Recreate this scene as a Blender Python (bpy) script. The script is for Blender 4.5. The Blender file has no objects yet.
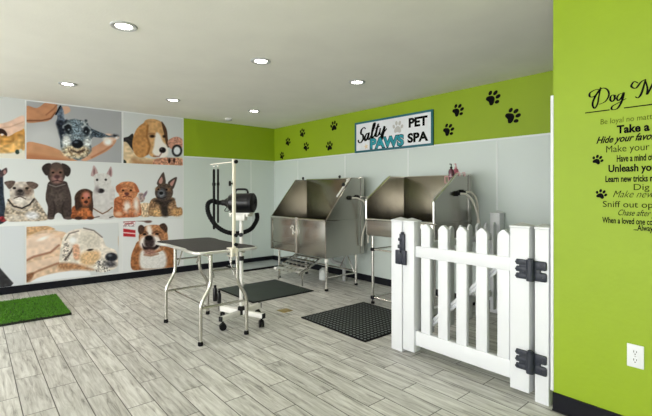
import bpy, bmesh, math, random
import numpy as np
from mathutils import Vector, Matrix, Quaternion

random.seed(7)
rng = np.random.default_rng(11)
SC = bpy.context.scene
COL = SC.collection

# ------------------------------------------------------------------ camera
F_PX, HX, HY, CAM_Z = 414.0, 326.0, 192.2, 1.30
YAW = math.radians(49.5)
FWD = (-math.sin(YAW), math.cos(YAW))
RGT = (math.cos(YAW), math.sin(YAW))
cd = bpy.data.cameras.new('camera')
cam = bpy.data.objects.new('camera', cd)
COL.objects.link(cam)
cam.location = (0, 0, CAM_Z)
cam.rotation_euler = (math.pi / 2, 0, YAW)
cd.sensor_width = 36.0
cd.lens = 36.0 * F_PX / 652.0
cd.shift_y = -(208.0 - HY) / 652.0
cd.clip_start = 0.05
SC.camera = cam

XA, YB, YC = -6.65, 4.386, 2.65          # mural wall, tub wall, near partition
CEIL = 2.51
GREEN_Z = 1.885


def on_x(px, py, X=XA):
    """point of the wall x = X that a photo pixel shows -> (y, z)"""
    cx = (px - HX) / F_PX
    d = X / (FWD[0] + RGT[0] * cx)
    return d * (FWD[1] + RGT[1] * cx), CAM_Z - (py - HY) / F_PX * d


def on_y(px, py, Y):
    """point of the plane y = Y that a photo pixel shows -> (x, z)"""
    cx = (px - HX) / F_PX
    d = Y / (FWD[1] + RGT[1] * cx)
    return d * (FWD[0] + RGT[0] * cx), CAM_Z - (py - HY) / F_PX * d


# ------------------------------------------------------------------ materials
def lin(c):
    return tuple((v / 12.92 if v <= 0.04045 else ((v + 0.055) / 1.055) ** 2.4) for v in c)


def rgb(r, g, b):
    return lin((r / 255, g / 255, b / 255))


def mat(name, col, rough=0.5, metal=0.0, noise=0.0, nscale=30.0, bump=0.0, bscale=80.0, stretch=None, emit=0.0, coat=0.0, rvar=0.0, spec=0.5):
    m = bpy.data.materials.new(name)
    m.use_nodes = True
    nt = m.node_tree
    b = nt.nodes['Principled BSDF']
    b.inputs['Base Color'].default_value = (*col, 1)
    b.inputs['Roughness'].default_value = rough
    b.inputs['Metallic'].default_value = metal
    b.inputs['Specular IOR Level'].default_value = spec
    if coat:
        b.inputs['Coat Weight'].default_value = coat
    if emit:
        b.inputs['Emission Color'].default_value = (*col, 1)
        b.inputs['Emission Strength'].default_value = emit
    tc = nt.nodes.new('ShaderNodeTexCoord')
    mp = nt.nodes.new('ShaderNodeMapping')
    nt.links.new(tc.outputs['Object'], mp.inputs['Vector'])
    if stretch:
        mp.inputs['Scale'].default_value = stretch
    if noise or rvar:
        n = nt.nodes.new('ShaderNodeTexNoise')
        n.inputs['Scale'].default_value = nscale
        n.inputs['Detail'].default_value = 4
        nt.links.new(mp.outputs['Vector'], n.inputs['Vector'])
        if noise:
            r = nt.nodes.new('ShaderNodeValToRGB')
            r.color_ramp.elements[0].position = 0.3
            r.color_ramp.elements[1].position = 0.7
            r.color_ramp.elements[0].color = (*[v * (1 - noise) for v in col], 1)
            r.color_ramp.elements[1].color = (*[min(1, v * (1 + noise)) for v in col], 1)
            nt.links.new(n.outputs['Fac'], r.inputs['Fac'])
            nt.links.new(r.outputs['Color'], b.inputs['Base Color'])
        if rvar:
            mr = nt.nodes.new('ShaderNodeMapRange')
            mr.inputs['From Min'].default_value = 0.3
            mr.inputs['From Max'].default_value = 0.7
            mr.inputs['To Min'].default_value = rough - rvar
            mr.inputs['To Max'].default_value = rough + rvar
            nt.links.new(n.outputs['Fac'], mr.inputs['Value'])
            nt.links.new(mr.outputs['Result'], b.inputs['Roughness'])
    if bump:
        n2 = nt.nodes.new('ShaderNodeTexNoise')
        n2.inputs['Scale'].default_value = bscale
        n2.inputs['Detail'].default_value = 3
        nt.links.new(mp.outputs['Vector'], n2.inputs['Vector'])
        bp = nt.nodes.new('ShaderNodeBump')
        bp.inputs['Strength'].default_value = bump
        bp.inputs['Distance'].default_value = 0.01
        nt.links.new(n2.outputs['Fac'], bp.inputs['Height'])
        nt.links.new(bp.outputs['Normal'], b.inputs['Normal'])
    return m


GREEN = rgb(140, 166, 10)
WALLW = rgb(203, 213, 208)


def wall_material(name, split, paper_y=None):
    """lime paint above `split`, pale plastic sheet below (split None: paint all over)"""
    m = mat(name, GREEN, 0.55)
    nt = m.node_tree
    b = nt.nodes['Principled BSDF']
    geo = nt.nodes.new('ShaderNodeNewGeometry')
    n = nt.nodes.new('ShaderNodeTexNoise')
    n.inputs['Scale'].default_value = 3.0
    n.inputs['Detail'].default_value = 5
    nt.links.new(geo.outputs['Position'], n.inputs['Vector'])
    gr = nt.nodes.new('ShaderNodeValToRGB')
    gr.color_ramp.elements[0].color = (*[v * 0.95 for v in GREEN], 1)
    gr.color_ramp.elements[1].color = (*[v * 1.05 for v in GREEN], 1)
    nt.links.new(n.outputs['Fac'], gr.inputs['Fac'])
    out = gr.outputs['Color']
    if split is not None:
        sx = nt.nodes.new('ShaderNodeSeparateXYZ')
        nt.links.new(geo.outputs['Position'], sx.inputs[0])
        gt = nt.nodes.new('ShaderNodeMath')
        gt.operation = 'GREATER_THAN'
        gt.inputs[1].default_value = split
        nt.links.new(sx.outputs['Z'], gt.inputs[0])
        mx = nt.nodes.new('ShaderNodeMix')
        mx.data_type = 'RGBA'
        mx.inputs['A'].default_value = (*WALLW, 1)
        nt.links.new(gt.outputs[0], mx.inputs['Factor'])
        nt.links.new(out, mx.inputs['B'])
        out = mx.outputs['Result']
        if paper_y is not None:
            lt = nt.nodes.new('ShaderNodeMath')
            lt.operation = 'LESS_THAN'
            lt.inputs[1].default_value = paper_y
            nt.links.new(sx.outputs['Y'], lt.inputs[0])
            m2 = nt.nodes.new('ShaderNodeMix')
            m2.data_type = 'RGBA'
            m2.inputs['B'].default_value = (*rgb(222, 224, 225), 1)
            nt.links.new(lt.outputs[0], m2.inputs['Factor'])
            nt.links.new(out, m2.inputs['A'])
            out = m2.outputs['Result']
        rr = nt.nodes.new('ShaderNodeMapRange')
        rr.inputs['To Min'].default_value = 0.38
        rr.inputs['To Max'].default_value = 0.6
        nt.links.new(gt.outputs[0], rr.inputs['Value'])
        nt.links.new(rr.outputs['Result'], b.inputs['Roughness'])
    nt.links.new(out, b.inputs['Base Color'])
    n2 = nt.nodes.new('ShaderNodeTexNoise')
    n2.inputs['Scale'].default_value = 45.0
    nt.links.new(geo.outputs['Position'], n2.inputs['Vector'])
    bp = nt.nodes.new('ShaderNodeBump')
    bp.inputs['Strength'].default_value = 0.08
    bp.inputs['Distance'].default_value = 0.01
    nt.links.new(n2.outputs['Fac'], bp.inputs['Height'])
    nt.links.new(bp.outputs['Normal'], b.inputs['Normal'])
    return m


def floor_material():
    m = mat('plank_tile', rgb(200, 198, 194), 0.42)
    nt = m.node_tree
    b = nt.nodes['Principled BSDF']
    geo = nt.nodes.new('ShaderNodeNewGeometry')
    mp = nt.nodes.new('ShaderNodeMapping')
    mp.inputs['Location'].default_value = (3.575, -0.385, 0)
    nt.links.new(geo.outputs['Position'], mp.inputs['Vector'])
    br = nt.nodes.new('ShaderNodeTexBrick')
    br.offset = 0.5
    br.inputs['Scale'].default_value = 1.0
    br.inputs['Brick Width'].default_value = 0.61
    br.inputs['Row Height'].default_value = 0.16
    br.inputs['Mortar Size'].default_value = 0.0032
    br.inputs['Mortar Smooth'].default_value = 0.15
    br.inputs['Color1'].default_value = (0, 0, 0, 1)
    br.inputs['Color2'].default_value = (1, 1, 1, 1)
    br.inputs['Mortar'].default_value = (0.5, 0.5, 0.5, 1)
    nt.links.new(mp.outputs['Vector'], br.inputs['Vector'])
    # wood streaks run along the plank; each plank reads another stretch of the noise
    sx = nt.nodes.new('ShaderNodeVectorMath')
    sx.operation = 'MULTIPLY'
    sx.inputs[1].default_value = (1.6, 16.0, 1.0)
    nt.links.new(geo.outputs['Position'], sx.inputs[0])
    ad = nt.nodes.new('ShaderNodeVectorMath')
    ad.operation = 'MULTIPLY_ADD'
    ad.inputs[1].default_value = (23.0, 17.0, 31.0)
    nt.links.new(br.outputs['Color'], ad.inputs[0])
    nt.links.new(sx.outputs[0], ad.inputs[2])
    n1 = nt.nodes.new('ShaderNodeTexNoise')
    n1.inputs['Scale'].default_value = 2.2
    n1.inputs['Detail'].default_value = 7
    n1.inputs['Roughness'].default_value = 0.65
    n1.inputs['Distortion'].default_value = 0.6
    nt.links.new(ad.outputs[0], n1.inputs['Vector'])
    r1 = nt.nodes.new('ShaderNodeValToRGB')
    e = r1.color_ramp.elements
    e[0].position = 0.30
    e[0].color = (*rgb(122, 119, 113), 1)
    e[1].position = 0.62
    e[1].color = (*rgb(216, 215, 210), 1)
    e2 = r1.color_ramp.elements.new(0.45)
    e2.color = (*rgb(186, 184, 178), 1)
    nt.links.new(n1.outputs['Fac'], r1.inputs['Fac'])
    # plank to plank tone
    hs = nt.nodes.new('ShaderNodeMapRange')
    hs.inputs['To Min'].default_value = 0.84
    hs.inputs['To Max'].default_value = 1.08
    nt.links.new(br.outputs['Color'], hs.inputs['Value'])
    mu = nt.nodes.new('ShaderNodeVectorMath')
    mu.operation = 'SCALE'
    nt.links.new(r1.outputs['Color'], mu.inputs[0])
    nt.links.new(hs.outputs['Result'], mu.inputs['Scale'])
    mx = nt.nodes.new('ShaderNodeMix')
    mx.data_type = 'RGBA'
    mx.inputs['B'].default_value = (*rgb(84, 80, 76), 1)
    nt.links.new(br.outputs['Fac'], mx.inputs['Factor'])
    nt.links.new(mu.outputs[0], mx.inputs['A'])
    nt.links.new(mx.outputs['Result'], b.inputs['Base Color'])
    bp = nt.nodes.new('ShaderNodeBump')
    bp.inputs['Strength'].default_value = 0.5
    bp.inputs['Distance'].default_value = 0.004
    bp.invert = True
    nt.links.new(br.outputs['Fac'], bp.inputs['Height'])
    bp2 = nt.nodes.new('ShaderNodeBump')
    bp2.inputs['Strength'].default_value = 0.12
    bp2.inputs['Distance'].default_value = 0.004
    nt.links.new(n1.outputs['Fac'], bp2.inputs['Height'])
    nt.links.new(bp.outputs['Normal'], bp2.inputs['Normal'])
    nt.links.new(bp2.outputs['Normal'], b.inputs['Normal'])
    return m


def rubber_material(name, base, hole, pitch):
    """dark rubber with a grid of round recesses"""
    m = mat(name, base, 0.7)
    nt = m.node_tree
    b = nt.nodes['Principled BSDF']
    b.inputs['Specular IOR Level'].default_value = 0.15
    tc = nt.nodes.new('ShaderNodeTexCoord')
    mp = nt.nodes.new('ShaderNodeMapping')
    mp.inputs['Scale'].default_value = (1 / pitch, 1 / pitch, 0)
    nt.links.new(tc.outputs['Object'], mp.inputs['Vector'])
    fr = nt.nodes.new('ShaderNodeVectorMath')
    fr.operation = 'FRACTION'
    nt.links.new(mp.outputs['Vector'], fr.inputs[0])
    sb = nt.nodes.new('ShaderNodeVectorMath')
    sb.operation = 'DISTANCE'
    sb.inputs[1].default_value = (0.5, 0.5, 0)
    nt.links.new(fr.outputs[0], sb.inputs[0])
    rp = nt.nodes.new('ShaderNodeValToRGB')
    rp.color_ramp.elements[0].position = 0.26
    rp.color_ramp.elements[0].color = (*hole, 1)
    rp.color_ramp.elements[1].position = 0.34
    rp.color_ramp.elements[1].color = (*base, 1)
    nt.links.new(sb.outputs['Value'], rp.inputs['Fac'])
    nt.links.new(rp.outputs['Color'], b.inputs['Base Color'])
    bp = nt.nodes.new('ShaderNodeBump')
    bp.inputs['Strength'].default_value = 0.6
    bp.inputs['Distance'].default_value = 0.006
    nt.links.new(rp.outputs['Color'], bp.inputs['Height'])
    nt.links.new(bp.outputs['Normal'], b.inputs['Normal'])
    return m


def attr_material(name, rough):
    m = mat(name, (1, 1, 1), rough, spec=0.15)
    nt = m.node_tree
    a = nt.nodes.new('ShaderNodeAttribute')
    a.attribute_name = 'ink'
    nt.links.new(a.outputs['Color'], nt.nodes['Principled BSDF'].inputs['Base Color'])
    return m


M = {}
M['floor'] = floor_material()
M['wall'] = wall_material('painted_wall_over_sheet', GREEN_Z)
M['wall_paper'] = wall_material('mural_paper_wall', GREEN_Z, 2.622)
M['wall_green'] = wall_material('lime_paint', None)
M['ceiling'] = mat('ceiling_paint', rgb(228, 227, 217), 0.9, noise=0.03, nscale=2.5, bump=0.12, bscale=60)
M['base'] = mat('black_vinyl_base', rgb(17, 18, 25), 0.5, spec=0.2)
M['seam'] = mat('sheet_seam', rgb(222, 228, 226), 0.4)
M['whitepl'] = mat('white_vinyl', rgb(222, 224, 227), 0.4)
M['white'] = mat('white_enamel', rgb(232, 230, 224), 0.35)
M['cream'] = mat('cream_enamel', rgb(226, 220, 204), 0.35)
M['steel'] = mat('brushed_steel', (0.38, 0.365, 0.33), 0.24, 1.0, noise=0.05, nscale=5, stretch=(1, 1, 0.35), rvar=0.03)
M['steel_in_shade'] = mat('brushed_steel_shaded_inside', (0.29, 0.265, 0.21), 0.22, 1.0, noise=0.06, nscale=4, stretch=(1, 1, 0.35), rvar=0.03)  # darker, browner copy of the steel: interior shade and reflections put into its colour
M['chrome'] = mat('chrome_tube', (0.70, 0.68, 0.64), 0.22, 1.0)
M['alu'] = mat('table_alloy', (0.56, 0.545, 0.50), 0.22, 1.0)
M['black'] = mat('black_plastic', rgb(14, 14, 16), 0.45, bump=0.05, spec=0.25)
M['blackgloss'] = mat('black_gloss_plastic', rgb(14, 15, 17), 0.28, spec=0.4)
M['hinge'] = mat('charcoal_hinge', rgb(42, 46, 56), 0.42, spec=0.4)
M['rubber'] = mat('black_rubber', rgb(11, 11, 12), 0.75, spec=0.2)
M['tabletop'] = mat('ribbed_table_rubber', rgb(62, 60, 60), 0.65, spec=0.25, noise=0.10, nscale=120, bump=0.2, bscale=240)
M['mat_a'] = rubber_material('mat_rubber', rgb(72, 80, 76), rgb(20, 24, 22), 0.046)
M['mat_b'] = rubber_material('holed_mat_rubber', rgb(26, 28, 29), rgb(104, 110, 108), 0.046)
M['greymat'] = mat('grey_pad', rgb(150, 156, 156), 0.4, noise=0.08, nscale=8)
M['turf_base'] = mat('turf_backing', rgb(28, 34, 20), 0.9)
M['turf'] = mat('turf_blade', rgb(80, 138, 22), 0.6, noise=0.45, nscale=40)
M['brass'] = mat('drain_brass', (0.55, 0.43, 0.22), 0.4, 1.0)
M['teal'] = mat('teal_frame', rgb(18, 96, 110), 0.5)
M['trimalu'] = mat('edge_alloy', (0.80, 0.80, 0.78), 0.38, 1.0)
M['tealtext'] = mat('teal_letters', rgb(20, 140, 155), 0.5, noise=0.2, nscale=30)
M['signwhite'] = mat('sign_board', rgb(226, 228, 232), 0.6, noise=0.04, nscale=12)
M['ink'] = mat('black_vinyl_letters', rgb(10, 10, 11), 0.7, spec=0.08)
M['ink_soft'] = mat('olive_vinyl_letters', rgb(74, 86, 12), 0.7, spec=0.08)
M['ink_mid'] = mat('dark_olive_vinyl_letters', rgb(32, 38, 8), 0.7, spec=0.08)
M['pawgrey'] = mat('grey_paint', rgb(188, 186, 182), 0.6)
M['sand'] = mat('starfish_paint', rgb(226, 202, 166), 0.6)
M['lampglow'] = mat('lamp_diffuser', rgb(255, 250, 240), 0.5, emit=20.0)
M['clear_hose'] = mat('pale_hose', rgb(206, 202, 190), 0.3)
M['pink'] = mat('pink_shampoo', rgb(190, 104, 122), 0.25, coat=0.5)
M['plum'] = mat('plum_shampoo', rgb(96, 52, 66), 0.25, coat=0.5)
M['wire'] = mat('pink_wire', rgb(206, 150, 154), 0.4)
M['jug'] = mat('milky_plastic', rgb(224, 228, 226), 0.4)
M['pipe'] = mat('grey_pvc', rgb(176, 178, 176), 0.45)
M['dark'] = mat('slot_dark', rgb(30, 30, 32), 0.8)
M['print'] = attr_material('printed_paper', 0.6)


# ------------------------------------------------------------------ mesh helpers
def smooth(me, ang=40):
    for p in me.polygons:
        p.use_smooth = True
    me.set_sharp_from_angle(angle=math.radians(ang))


class MB:
    def __init__(self):
        self.bm = bmesh.new()

    def box(self, lo, hi, bev=0.0, rot=None, seg=2):
        lo, hi = Vector(lo), Vector(hi)
        r = bmesh.ops.create_cube(self.bm, size=1.0)
        vs = r['verts']
        s, c = hi - lo, (hi + lo) / 2
        for v in vs:
            v.co = Vector((v.co.x * s.x, v.co.y * s.y, v.co.z * s.z))
            if rot is not None:
                v.co = rot @ v.co
            v.co += c
        if bev:
            es = {e for v in vs for e in v.link_edges}
            bmesh.ops.bevel(self.bm, geom=list(es), offset=bev, segments=seg, affect='EDGES', profile=0.5)
        return self

    def prism(self, pts, a, b, axis='x', bev=0.0):
        """polygon `pts` pushed out from a to b along an axis; pts are the other two coords in order"""
        def P(u, v, w):
            return {'x': (w, u, v), 'y': (u, w, v), 'z': (u, v, w)}[axis]
        v0 = [self.bm.verts.new(P(u, v, a)) for u, v in pts]
        v1 = [self.bm.verts.new(P(u, v, b)) for u, v in pts]
        n = len(pts)
        fs = [self.bm.faces.new(v0[::-1]), self.bm.faces.new(v1)]
        for i in range(n):
            j = (i + 1) % n
            fs.append(self.bm.faces.new((v0[i], v0[j], v1[j], v1[i])))
        bmesh.ops.recalc_face_normals(self.bm, faces=fs)
        if bev:
            es = {e for f in fs[:2] for e in f.edges}
            bmesh.ops.bevel(self.bm, geom=list(es), offset=bev, segments=2, affect='EDGES')
        return self

    def rings(self, rings, cap0=True, cap1=True, closed=False):
        vs = [[self.bm.verts.new(p) for p in r] for r in rings]
        n = len(vs[0])
        m = len(vs)
        for i in range(m if closed else m - 1):
            a, b = vs[i], vs[(i + 1) % m]
            for k in range(n):
                l = (k + 1) % n
                self.bm.faces.new((a[k], a[l], b[l], b[k]))
        if not closed:
            if cap0:
                self.bm.faces.new(vs[0][::-1])
            if cap1:
                self.bm.faces.new(vs[-1])
        return self

    def tube(self, pts, r, seg=10, closed=False):
        pts = [Vector(p) for p in pts]
        n = len(pts)
        rs = r if isinstance(r, (list, tuple)) else [r] * n
        tang = []
        for i in range(n):
            a = pts[(i - 1) % n] if (closed or i > 0) else pts[i]
            b = pts[(i + 1) % n] if (closed or i < n - 1) else pts[i]
            tang.append((b - a).normalized())
        up = Vector((0, 0, 1)) if abs(tang[0].z) < 0.9 else Vector((1, 0, 0))
        u = tang[0].cross(up).normalized()
        out = []
        for i in range(n):
            t = tang[i]
            u = (u - t * u.dot(t)).normalized()
            w = t.cross(u)
            out.append([pts[i] + (u * math.cos(2 * math.pi * k / seg) + w * math.sin(2 * math.pi * k / seg)) * rs[i] for k in range(seg)])
        return self.rings(out, closed=closed)

    def cyl(self, p0, p1, r, seg=16, r1=None):
        return self.tube([p0, p1], [r, r if r1 is None else r1], seg)

    def lathe(self, prof, origin=(0, 0, 0), axis=(0, 0, 1), seg=24):
        """prof: (radius, height) pairs along the axis"""
        q = Vector((0, 0, 1)).rotation_difference(Vector(axis).normalized())
        o = Vector(origin)
        out = []
        for r, h in prof:
            out.append([o + q @ Vector((max(r, 1e-4) * math.cos(2 * math.pi * k / seg), max(r, 1e-4) * math.sin(2 * math.pi * k / seg), h)) for k in range(seg)])
        return self.rings(out)

    def sphere(self, c, r, sc=(1, 1, 1), seg=14):
        rr = bmesh.ops.create_uvsphere(self.bm, u_segments=seg, v_segments=seg // 2 + 1, radius=r)
        for v in rr['verts']:
            v.co = Vector((v.co.x * sc[0], v.co.y * sc[1], v.co.z * sc[2])) + Vector(c)
        return self

    def build(self, name, m, parent=None, origin=None, ang=40):
        """link as ONE mesh object; verts are in world space and stored relative to the origin of its thing"""
        bmesh.ops.recalc_face_normals(self.bm, faces=self.bm.faces[:])
        o0 = Vector(origin) if origin is not None else (world_origin(parent) if parent is not None else Vector((0, 0, 0)))
        for v in self.bm.verts:
            v.co -= o0
        me = bpy.data.meshes.new(name)
        self.bm.to_mesh(me)
        self.bm.free()
        smooth(me, ang)
        me.materials.append(m)
        return link(name, me, parent, o0)


def world_origin(o):
    p = Vector((0, 0, 0))
    while o is not None:
        p += o.location
        o = o.parent
    return p


def link(name, me, parent, o0):
    o = bpy.data.objects.new(name, me)
    COL.objects.link(o)
    if parent is not None:
        o.parent = parent
        o.location = o0 - world_origin(parent)
    else:
        o.location = o0
    return o


def tag(o, label, cat, group=None):
    o['label'] = label
    o['category'] = cat
    if group:
        o['group'] = group
    return o


def thing(name, loc, label, cat, group=None):
    o = bpy.data.objects.new(name, None)
    o.empty_display_size = 0.1
    COL.objects.link(o)
    o.location = loc
    return tag(o, label, cat, group)


def struct(o):
    o['kind'] = 'structure'
    return o


def children(o):
    return [c for c in bpy.data.objects if c.parent == o]


def copy_tree(o, parent=None):
    kids = children(o)
    c = o.copy()
    COL.objects.link(c)
    c.parent = parent
    for k in kids:
        copy_tree(k, c)
    return c


def bezier(p, n=16):
    """smooth curve through the points (Catmull-Rom)"""
    P = [Vector(q) for q in p]
    out = []
    for i in range(len(P) - 1):
        a = P[max(i - 1, 0)]
        b, c = P[i], P[i + 1]
        d = P[min(i + 2, len(P) - 1)]
        for k in range(n):
            t = k / n
            out.append(0.5 * ((2 * b) + (c - a) * t + (2 * a - 5 * b + 4 * c - d) * t * t + (3 * b - a - 3 * c + d) * t ** 3))
    out.append(P[-1])
    return out


def arc_round(pts, r=0.03, n=5):
    """polyline with rounded corners"""
    P = [Vector(p) for p in pts]
    out = [P[0]]
    for i in range(1, len(P) - 1):
        a, b, c = P[i - 1], P[i], P[i + 1]
        ra = min(r, (a - b).length * 0.45)
        rc = min(r, (c - b).length * 0.45)
        p0 = b + (a - b).normalized() * ra
        p1 = b + (c - b).normalized() * rc
        for k in range(n + 1):
            t = k / n
            out.append(p0 * (1 - t) ** 2 + b * 2 * t * (1 - t) + p1 * t * t)
    out.append(P[-1])
    return out


# ================================================================== the room
XR, YR = 3.2, -3.6                       # right wall and shop-front wall, both behind the camera
struct(MB().box((XA - 0.15, YR - 0.15, -0.1), (XR + 0.15, YB + 0.15, 0)).build('floor', M['floor']))
struct(MB().box((XA - 0.15, YR - 0.15, CEIL), (XR + 0.15, YB + 0.15, CEIL + 0.12)).build('ceiling', M['ceiling']))
struct(MB().box((XA - 0.15, YR, 0), (XA, YB, CEIL)).build('wall_left', M['wall_paper']))
struct(MB().box((XA - 0.15, YB, 0), (XR + 0.15, YB + 0.15, CEIL)).build('wall_back', M['wall']))
XC = -1.004
struct(MB().box((XC, YC, 0), (XR, YC + 0.13, CEIL)).build('wall_right', M['wall_green']))
struct(MB().box((XR, YR, 0), (XR + 0.15, YB, CEIL)).build('wall_side', M['wall']))

# shop-front: three big openings with frames, behind the camera
wins = [(-6.2, -4.0), (-3.6, -1.2), (-0.8, 2.6)]
zs0, zs1 = 0.35, 2.35
w = MB()
w.box((XA - 0.15, YR - 0.15, 0), (XR + 0.15, YR, zs0))
w.box((XA - 0.15, YR - 0.15, zs1), (XR + 0.15, YR, CEIL))
xs = [XA - 0.15] + [v for p in wins for v in p] + [XR + 0.15]
for i in range(0, len(xs), 2):
    w.box((xs[i], YR - 0.15, zs0), (xs[i + 1], YR, zs1))
struct(w.build('wall_front', M['ceiling']))
for i, (a, b) in enumerate(wins):
    f = MB()
    for lo, hi in (((a, zs0), (b, zs0 + 0.05)), ((a, zs1 - 0.05), (b, zs1)), ((a, zs0 + 0.05), (a + 0.05, zs1 - 0.05)), ((b - 0.05, zs0 + 0.05), (b, zs1 - 0.05)), (((a + b) / 2 - 0.02, zs0 + 0.05), ((a + b) / 2 + 0.02, zs1 - 0.05))):
        f.box((lo[0], YR - 0.10, lo[1]), (hi[0], YR - 0.05, hi[1]))
    struct(f.build('window_%d' % (i + 1), M['whitepl']))

# baseboards
struct(MB().box((XA, YR, 0), (XA + 0.012, YB, 0.095)).build('baseboard_left', M['base']))
struct(MB().box((XA + 0.012, YB - 0.012, 0), (XR, YB, 0.095)).build('baseboard_back', M['base']))
struct(MB().prism([(YC - 0.022, 0), (YC, 0), (YC, 0.104), (YC - 0.01, 0.104), (YC - 0.01, 0.012)], XC + 0.001, XR, 'x').build('baseboard_right', M['base']))

# strips between the plastic sheets, the cap strip under the paint and the corner bead of the partition
n_trim = 0


def trim(lo, hi, m='seam', bev=0.002):
    global n_trim
    n_trim += 1
    return struct(MB().box(lo, hi, bev).build('trim_%d' % n_trim, M[m]))


for x in (-5.90, -4.68, -3.46, -2.24):
    trim((x - 0.012, YB - 0.004, 0.095), (x + 0.012, YB, GREEN_Z - 0.02))
trim((XA + 0.012, YB - 0.006, GREEN_Z - 0.012), (XR, YB, GREEN_Z + 0.008))
trim((XA, 3.876 - 0.012, 0.095), (XA + 0.004, 3.876 + 0.012, GREEN_Z - 0.02))
trim((XA, 2.63, GREEN_Z - 0.012), (XA + 0.006, YB - 0.006, GREEN_Z + 0.008))
trim((XA, YB - 0.012, 0.095), (XA + 0.012, YB - 0.004, GREEN_Z - 0.02))
trim((XC - 0.013, YC - 0.006, 0.11), (XC + 0.004, YC + 0.05, 1.88), 'whitepl')

# ------------------------------------------------------------------ downlights and detector
spots = [
    (-3.246, 0.838, 'large round recessed ceiling light at top of photo, nearest the camera'),
    (-3.29, 2.02, 'round recessed ceiling light above the grooming arm, second nearest the camera'),
    (-5.39, 0.81, 'round recessed ceiling light by the print of the wet dog, leftmost of all'),
    (-5.43, 2.00, 'small round recessed ceiling light just in front of the beagle print'),
    (-5.385, 3.19, 'smallest round recessed ceiling light, closest to the far green corner'),
    (-3.234, 3.21, 'round recessed ceiling light above the tubs and left of the sign'),
]


def make_downlight(x, y, label):
    t = thing('ceiling_light', (x, y, CEIL), label, 'ceiling light', 'recessed lights in the ceiling')
    MB().lathe([(0.056, 0.0), (0.056, -0.004), (0.066, -0.010), (0.086, -0.010), (0.092, -0.004), (0.092, 0.0)], (x, y, CEIL), seg=32).build('trim_ring', M['pipe'], t)
    MB().lathe([(0.0555, -0.001), (0.0555, -0.0035), (0.0, -0.0035)], (x, y, CEIL), seg=32).build('diffuser', M['lampglow'], t)
    return t


l0 = make_downlight(*spots[0])
for x, y, lab in spots[1:]:
    c = copy_tree(l0)
    c.location = (x, y, CEIL)
    c['label'] = lab
t = thing('smoke_detector', (-6.2, 3.2, CEIL), 'small round smoke detector on the ceiling near the mural wall', 'smoke detector')
MB().lathe([(0.065, 0), (0.065, -0.012), (0.055, -0.02)], (-6.2, 3.2, CEIL)).build('base', M['white'], t)
MB().lathe([(0.052, -0.0205), (0.05, -0.034), (0.03, -0.04), (0, -0.041)], (-6.2, 3.2, CEIL)).build('cover', M['pipe'], t)


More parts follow.
